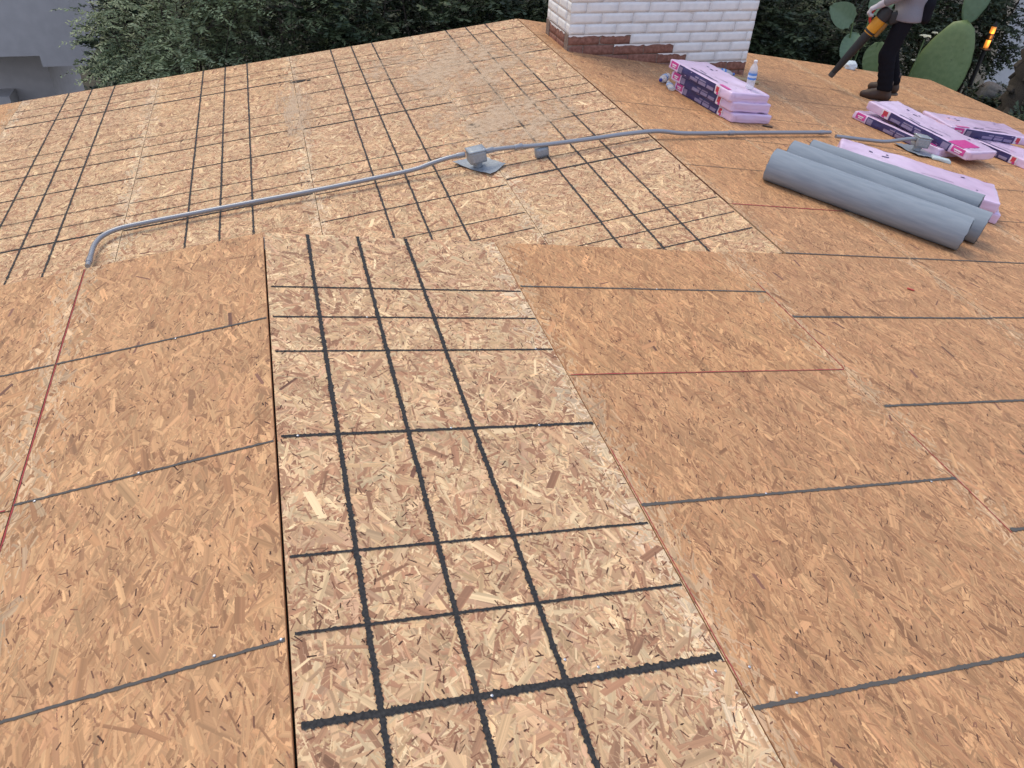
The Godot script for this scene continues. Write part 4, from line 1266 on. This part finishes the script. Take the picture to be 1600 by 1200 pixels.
# ------------------------------------------------------------------ worker
func capsule_field(f: PackedFloat32Array, dim: Vector3i, o: Vector3, cell: float, bones: Array, k: float) -> void:
	for b in bones:
		var p: Vector3 = b[0]
		var q: Vector3 = b[1]
		var ra: float = b[2]
		var rb: float = b[3]
		var m := maxf(ra, rb) + k + cell * 2.0
		var lo := Vector3(minf(p.x, q.x), minf(p.y, q.y), minf(p.z, q.z)) - Vector3(m, m, m)
		var hi := Vector3(maxf(p.x, q.x), maxf(p.y, q.y), maxf(p.z, q.z)) + Vector3(m, m, m)
		var d := q - p
		var dd := maxf(d.length_squared(), 1e-9)
		for i in range(maxi(0, int((lo.x - o.x) / cell)), mini(dim.x, int((hi.x - o.x) / cell) + 1)):
			for j in range(maxi(0, int((lo.y - o.y) / cell)), mini(dim.y, int((hi.y - o.y) / cell) + 1)):
				for l in range(maxi(0, int((lo.z - o.z) / cell)), mini(dim.z, int((hi.z - o.z) / cell) + 1)):
					var x := o + Vector3(i, j, l) * cell
					var t := clampf((x - p).dot(d) / dd, 0.0, 1.0)
					var dist := (x - p - d * t).length() - lerpf(ra, rb, t)
					var id := (i * dim.y + j) * dim.z + l
					var old := f[id]
					var h := maxf(k - absf(old - dist), 0.0)
					f[id] = minf(old, dist) - h * h / (4.0 * k)

var mirror := 1.0

func skin_mesh(bones_in: Array, cell: float, k: float, st: SurfaceTool, clip_lo := -1e9, clip_hi := 1e9) -> void:
	var bones := []
	for b in bones_in:
		bones.append([b[0] * Vector3(1, 1, mirror), b[1] * Vector3(1, 1, mirror), b[2], b[3]])
	var lo := Vector3(1e9, 1e9, 1e9)
	var hi := -lo
	for b in bones:
		for e in 2:
			var p: Vector3 = b[e]
			var r: float = b[2 + e] + cell * 3.0 + k * 0.5
			lo = Vector3(minf(lo.x, p.x - r), minf(lo.y, p.y - r), minf(lo.z, p.z - r))
			hi = Vector3(maxf(hi.x, p.x + r), maxf(hi.y, p.y + r), maxf(hi.z, p.z + r))
	var dim := Vector3i((hi - lo) / cell) + Vector3i(2, 2, 2)
	var f := PackedFloat32Array()
	f.resize(dim.x * dim.y * dim.z)
	f.fill(0.2)
	capsule_field(f, dim, lo, cell, bones, k)
	if clip_lo > -1e8 or clip_hi < 1e8:
		for j in dim.y:
			var y := lo.y + j * cell
			var cut := maxf(clip_lo - y, y - clip_hi)
			for i in dim.x:
				for l in dim.z:
					var id0 := (i * dim.y + j) * dim.z + l
					f[id0] = maxf(f[id0], cut)
	var sx := dim.y * dim.z
	var sy := dim.z
	var vert := {}
	var offs := [0, sx, sy, sx + sy, 1, sx + 1, sy + 1, sx + sy + 1]
	var corner := [Vector3(0, 0, 0), Vector3(1, 0, 0), Vector3(0, 1, 0), Vector3(1, 1, 0), Vector3(0, 0, 1), Vector3(1, 0, 1), Vector3(0, 1, 1), Vector3(1, 1, 1)]
	var edges := [[0, 1], [2, 3], [4, 5], [6, 7], [0, 2], [1, 3], [4, 6], [5, 7], [0, 4], [1, 5], [2, 6], [3, 7]]
	for i in dim.x - 1:
		for j in dim.y - 1:
			var row := i * sx + j * sy
			for l in dim.z - 1:
				var id := row + l
				var neg := f[id] < 0.0
				var same := true
				for q in 7:
					if (f[id + offs[q + 1]] < 0.0) != neg:
						same = false
						break
				if same:
					continue
				var acc := Vector3.ZERO
				var n := 0
				for e in edges:
					var a := f[id + offs[e[0]]]
					var b2 := f[id + offs[e[1]]]
					if (a < 0.0) != (b2 < 0.0):
						acc += corner[e[0]].lerp(corner[e[1]], a / (a - b2))
						n += 1
				vert[id] = lo + (Vector3(i, j, l) + acc / n) * cell
	var tri := func(a: Vector3, b: Vector3, c: Vector3) -> void:
		st.add_vertex(a)
		st.add_vertex(b)
		st.add_vertex(c)
	for id in vert.keys():
		for ax in [[sx, sy, 1], [sy, 1, sx], [1, sx, sy]]:
			var a3 := f[id]
			var b3 := f[id + ax[0]]
			if (a3 < 0.0) == (b3 < 0.0):
				continue
			var v0 = vert.get(id)
			var v1 = vert.get(id - ax[1])
			var v2 = vert.get(id - ax[1] - ax[2])
			var v3 = vert.get(id - ax[2])
			if v1 == null or v2 == null or v3 == null:
				continue
			if a3 < 0.0:
				tri.call(v0, v2, v1)
				tri.call(v0, v3, v2)
			else:
				tri.call(v0, v1, v2)
				tri.call(v0, v2, v3)

func skin_obj(called: String, bones: Array, cell: float, k: float, m: Material, parent: Node, clip_lo := -1e9, clip_hi := 1e9) -> MeshInstance3D:
	var st := st_new()
	st.set_smooth_group(0)
	skin_mesh(bones, cell, k, st, clip_lo, clip_hi)
	st.index()
	st.generate_normals()
	return obj(called, st.commit(), m, parent)

func hand_bones(w: Vector3, dir: Vector3, palm_n: Vector3, thumb_side: Vector3, g: float) -> Array:
	# palm and five bent fingers closing towards palm_n
	var across := thumb_side
	var out := []
	for k in 4:
		var off := across * (0.026 - 0.0175 * k)
		out.append([w, w + dir * 0.075 + off, 0.020 + g, 0.0135 + g])
	var lens := [0.040, 0.045, 0.042, 0.033]
	for k in 4:
		var p := w + dir * 0.085 + across * (0.030 - 0.020 * k)
		var d1 := (dir * 0.75 + palm_n * 0.66).normalized()
		var p2: Vector3 = p + d1 * lens[k]
		var d2 := (dir * -0.25 + palm_n).normalized()
		var p3: Vector3 = p2 + d2 * lens[k] * 0.65
		var d3 := (dir * -0.9 + palm_n * 0.45).normalized()
		out.append([p, p2, 0.0095 + g, 0.009 + g])
		out.append([p2, p3, 0.009 + g, 0.0085 + g])
		out.append([p3, p3 + d3 * lens[k] * 0.5, 0.0085 + g, 0.0075 + g])
	var t0 := w + dir * 0.03 + across * 0.024
	var t1 := t0 + (across * 0.8 + dir * 0.5 + palm_n * 0.4).normalized() * 0.038
	var t2 := t1 + (dir * 0.5 + palm_n * 0.85).normalized() * 0.032
	out.append([t0, t1, 0.013 + g, 0.0105 + g])
	out.append([t1, t2, 0.0105 + g, 0.0085 + g])
	return out

func worker():
	var at := on("R", 6.02, -6.41)
	# local x forward (to the left across the view), y up; the bones below have z to the left hand side, hence the mirror
	mirror = -1.0
	var fx := Vector3(-0.742, 0, -0.670)
	var root := thing("person", "person in black trousers, grey shirt and brown boots holding a leaf blower", "person", Transform3D(Basis(fx, Vector3.UP, fx.cross(Vector3.UP)), at))
	var skin := mat(Color(0.42, 0.25, 0.17), 0.6)
	var cloth := noisy(Color(0.010, 0.010, 0.013), Color(0.018, 0.018, 0.023), 6.0, 0.05, 0.95, false)
	cloth.metallic_specular = 0.15
	var shirt := noisy(Color(0.19, 0.18, 0.20), Color(0.25, 0.24, 0.26), 5.0, 0.05, 0.95, false)
	var leather := noisy(Color(0.035, 0.019, 0.013), Color(0.075, 0.045, 0.032), 8.0, 0.03, 0.6, false)
	var lh := Vector3(-0.02, 0.80, 0.095)
	var rh := Vector3(-0.02, 0.80, -0.095)
	var lk := Vector3(0.035, 0.44, 0.085)
	var la := Vector3(-0.055, 0.085, 0.08)
	var rk := Vector3(0.02, 0.44, -0.10)
	var ra := Vector3(-0.105, 0.125, -0.10)
	var chest := Vector3(0.02, 1.18, 0)
	var neck := Vector3(0.05, 1.36, 0)
	var ls := Vector3(0.02, 1.30, 0.17)
	var rs := Vector3(0.02, 1.30, -0.17)
	var le := Vector3(0.02, 1.03, 0.25)
	var lw := Vector3(0.235, 0.868, 0.155)
	var re := Vector3(-0.07, 1.04, -0.25)
	var rw := Vector3(-0.01, 0.79, -0.25)
	var hd := Vector3(0.09, 1.52, 0)
	var lhand := hand_bones(lw, Vector3(0.80, -0.55, -0.15).normalized(), Vector3(-0.5, -0.80, -0.1).normalized(), Vector3(0.15, 0.0, -0.98), 0.0)
	var rhand := hand_bones(rw, Vector3(0.35, -0.92, 0.0).normalized(), Vector3(0.3, 0.1, 0.95).normalized(), Vector3(0.93, 0.36, 0.0), 0.0)
	var limbs := [[lh, lk, 0.070, 0.048], [lk, la, 0.048, 0.034], [rh, rk, 0.070, 0.048], [rk, ra, 0.048, 0.034], [lh, rh, 0.085, 0.085], [Vector3(-0.03, 0.82, 0), chest, 0.10, 0.11], [Vector3(0.01, 1.05, 0.05), Vector3(0.02, 1.22, 0.08), 0.08, 0.085], [Vector3(0.01, 1.05, -0.05), Vector3(0.02, 1.22, -0.08), 0.08, 0.085], [ls, rs, 0.055, 0.055], [neck, hd, 0.050, 0.046], [chest, neck, 0.09, 0.055],
		[ls, le, 0.048, 0.038], [le, lw, 0.038, 0.026], [rs, re, 0.048, 0.038], [re, rw, 0.038, 0.026], [la, la + Vector3(0.15, -0.05, 0), 0.034, 0.026], [ra, ra + Vector3(0.15, -0.05, 0), 0.034, 0.026]]
	var head := [[hd + Vector3(-0.02, 0.035, 0), hd + Vector3(0.0, 0.05, 0), 0.080, 0.078], [hd + Vector3(0.025, -0.02, 0), hd + Vector3(0.045, -0.07, 0), 0.062, 0.040], [hd + Vector3(0.085, 0.012, 0), hd + Vector3(0.105, -0.018, 0), 0.010, 0.014], [hd + Vector3(0.078, -0.05, -0.018), hd + Vector3(0.078, -0.05, 0.018), 0.009, 0.009], [hd + Vector3(0.070, 0.032, -0.045), hd + Vector3(0.075, 0.036, 0.045), 0.012, 0.012],
		[hd + Vector3(0.0, 0.02, 0.078), hd + Vector3(-0.008, -0.02, 0.074), 0.013, 0.009], [hd + Vector3(0.0, 0.02, -0.078), hd + Vector3(-0.008, -0.02, -0.074), 0.013, 0.009], [hd + Vector3(0.0, -0.05, 0), neck, 0.048, 0.050]]
	var st := st_new()
	st.set_smooth_group(0)
	skin_mesh(limbs, 0.016, 0.03, st)
	skin_mesh(head, 0.0065, 0.018, st)
	skin_mesh(lhand + [[le.lerp(lw, 0.8), lw, 0.027, 0.024]], 0.0045, 0.008, st)
	skin_mesh(rhand + [[re.lerp(rw, 0.8), rw, 0.027, 0.024]], 0.0045, 0.008, st)
	st.index()
	st.generate_normals()
	var body := obj("body", st.commit(), skin, root)
	for sz in [-1.0, 1.0]:
		obj("eye", lathe([[0.0, -0.010], [0.007, -0.007], [0.010, 0.0], [0.007, 0.007], [0.0, 0.010]], 10), mat(Color(0.05, 0.04, 0.03), 0.2), body, Transform3D(Basis.IDENTITY, hd + Vector3(0.068, 0.012, 0.030 * sz)))
	skin_obj("hair", [[hd + Vector3(-0.035, 0.055, 0), hd + Vector3(-0.005, 0.075, 0), 0.082, 0.078], [hd + Vector3(-0.05, 0.03, 0), hd + Vector3(-0.055, -0.02, 0), 0.072, 0.055]], 0.009, 0.02, mat(Color(0.015, 0.012, 0.010), 0.7), root)
	# trousers with a few folds, shirt, boots, glove
	var folds := []
	for a in [[lk, la], [rk, ra]]:
		for i in 5:
			var c: Vector3 = a[0].lerp(a[1], 0.15 + 0.17 * i)
			folds.append([c + Vector3(-0.045, 0.008, 0.035), c + Vector3(0.045, -0.012, 0.03), 0.028 - 0.001 * i, 0.024])
	skin_obj("trousers", [[lh, lk, 0.086, 0.074], [lk, la + Vector3(0, 0.045, 0), 0.072, 0.062], [rh, rk, 0.086, 0.074], [rk, ra + Vector3(0, 0.045, 0), 0.072, 0.062], [lh + Vector3(0, 0.03, -0.03), rh + Vector3(0, 0.03, 0.03), 0.102, 0.102]] + folds, 0.012, 0.03, cloth, root, 0.115, 0.90)
	skin_obj("shirt", [[Vector3(-0.025, 0.83, 0.045), chest + Vector3(0, 0, 0.07), 0.118, 0.105], [Vector3(-0.025, 0.83, -0.045), chest + Vector3(0, 0, -0.07), 0.118, 0.105], [Vector3(-0.03, 0.78, 0.075), Vector3(-0.03, 0.78, -0.075), 0.130, 0.130], [ls, rs, 0.075, 0.075], [chest, neck + Vector3(0, -0.02, 0), 0.10, 0.065], [ls, le, 0.068, 0.055], [le, le.lerp(lw, 0.75), 0.055, 0.042], [rs, re, 0.068, 0.055], [re, re.lerp(rw, 0.75), 0.055, 0.042], [Vector3(0.06, 0.9, 0.05), Vector3(0.03, 1.0, 0.09), 0.06, 0.05], [Vector3(-0.12, 0.80, 0.07), Vector3(-0.10, 0.95, 0.08), 0.04, 0.05]], 0.013, 0.035, shirt, root, 0.755, 1.385)
	for a in [[la, 0.0], [ra, 0.04]]:
		var p: Vector3 = a[0]
		var bo: float = a[1]
		var gy: float = bo + 0.012
		var boot := skin_obj("boot", [[Vector3(p.x, gy + 0.17, p.z), Vector3(p.x - 0.01, gy + 0.07, p.z), 0.056, 0.050], [Vector3(p.x - 0.03, gy + 0.045, p.z), Vector3(p.x + 0.12, gy + 0.042, p.z), 0.044, 0.044], [Vector3(p.x + 0.12, gy + 0.042, p.z), Vector3(p.x + 0.185, gy + 0.036, p.z), 0.045, 0.038], [Vector3(p.x + 0.02, gy + 0.10, p.z), Vector3(p.x + 0.10, gy + 0.06, p.z), 0.042, 0.036]], 0.009, 0.03, leather, root, gy + 0.005, gy + 0.2)
		skin_obj("sole", [[Vector3(p.x - 0.035, gy, p.z), Vector3(p.x + 0.18, gy, p.z), 0.048, 0.044]], 0.008, 0.01, mat(Color(0.16, 0.12, 0.09), 0.9), boot, gy - 0.012, gy + 0.008)
	skin_obj("glove", hand_bones(lw, Vector3(0.80, -0.55, -0.15).normalized(), Vector3(-0.5, -0.80, -0.1).normalized(), Vector3(0.15, 0.0, -0.98), 0.003) + [[le.lerp(lw, 0.78), lw, 0.036, 0.029]], 0.0045, 0.009, mat(Color(0.48, 0.46, 0.50), 0.9), root)
	skin_obj("tool_pouch", [[Vector3(-0.17, 0.90, 0.02), Vector3(-0.18, 0.78, 0.02), 0.055, 0.05], [Vector3(-0.17, 0.90, 0.08), Vector3(-0.17, 0.80, 0.08), 0.05, 0.045], [Vector3(-0.15, 0.98, -0.02), Vector3(-0.17, 0.9, 0.04), 0.05, 0.055]], 0.012, 0.03, cloth, root)
	leaf_blower(root.transform)

func leaf_blower(t: Transform3D) -> void:
	var b := thing("leaf_blower", "black and yellow leaf blower with a long black nozzle", "leaf blower", t)
	var yellow := mat(Color(0.62, 0.27, 0.015), 0.4)
	var black := mat(Color(0.016, 0.017, 0.018), 0.5)
	var red := mat(Color(0.50, 0.03, 0.02), 0.4)
	var zc := -0.13
	var a := Vector3(0.165, 0.80, zc)
	var e := Vector3(0.475, 0.195, zc - 0.01)
	var d := (e - a).normalized()
	var at := func(k: float) -> Vector3: return a + d * k
	var mk := func(k0: float, k1: float, prof: Array) -> ArrayMesh:
		var st := st_new()
		var pts := []
		var rr := []
		for i in prof.size():
			pts.append(at.call(lerpf(k0, k1, i / float(prof.size() - 1))))
			rr.append(prof[i])
		add_tube(st, pts, rr, 18)
		return st.commit()
	obj("motor_housing", mk.call(-0.05, 0.06, [0.035, 0.060, 0.070, 0.070, 0.062]), black, b)
	obj("yellow_shell", mk.call(0.055, 0.215, [0.055, 0.058, 0.056, 0.052, 0.048]), yellow, b)
	obj("collar_ring", mk.call(0.185, 0.205, [0.053, 0.055, 0.053]), black, b)
	obj("nozzle", mk.call(0.21, 0.68, [0.044, 0.043, 0.041, 0.039, 0.036, 0.032, 0.026]), black, b)
	obj("nozzle_tip", mk.call(0.66, 0.705, [0.030, 0.029, 0.027]), mat(Color(0.05, 0.052, 0.053), 0.6), b)
	# handle loop over the shell, trigger, battery behind
	var up := Vector3(0.85, 0.44, 0).normalized()
	var hp := smooth_path([at.call(-0.03) + up * 0.05, at.call(0.0) + up * 0.10, at.call(0.06) + up * 0.105, at.call(0.115) + up * 0.08, at.call(0.14) + up * 0.045], 5)
	obj("handle", tube(hp, 0.014, 10), red, b)
	obj("battery", soft_box(Vector3(0.045, 0.055, 0.035), 0.01, Vector3i(4, 4, 4)), black, b, Transform3D(Basis(Vector3.BACK, -0.5), at.call(-0.01) - up * 0.08))
	obj("lower_shell", mk.call(0.06, 0.20, [0.022, 0.026, 0.024, 0.02]), mat(Color(0.25, 0.12, 0.02), 0.5), b, Transform3D(Basis.IDENTITY, -up * 0.065))
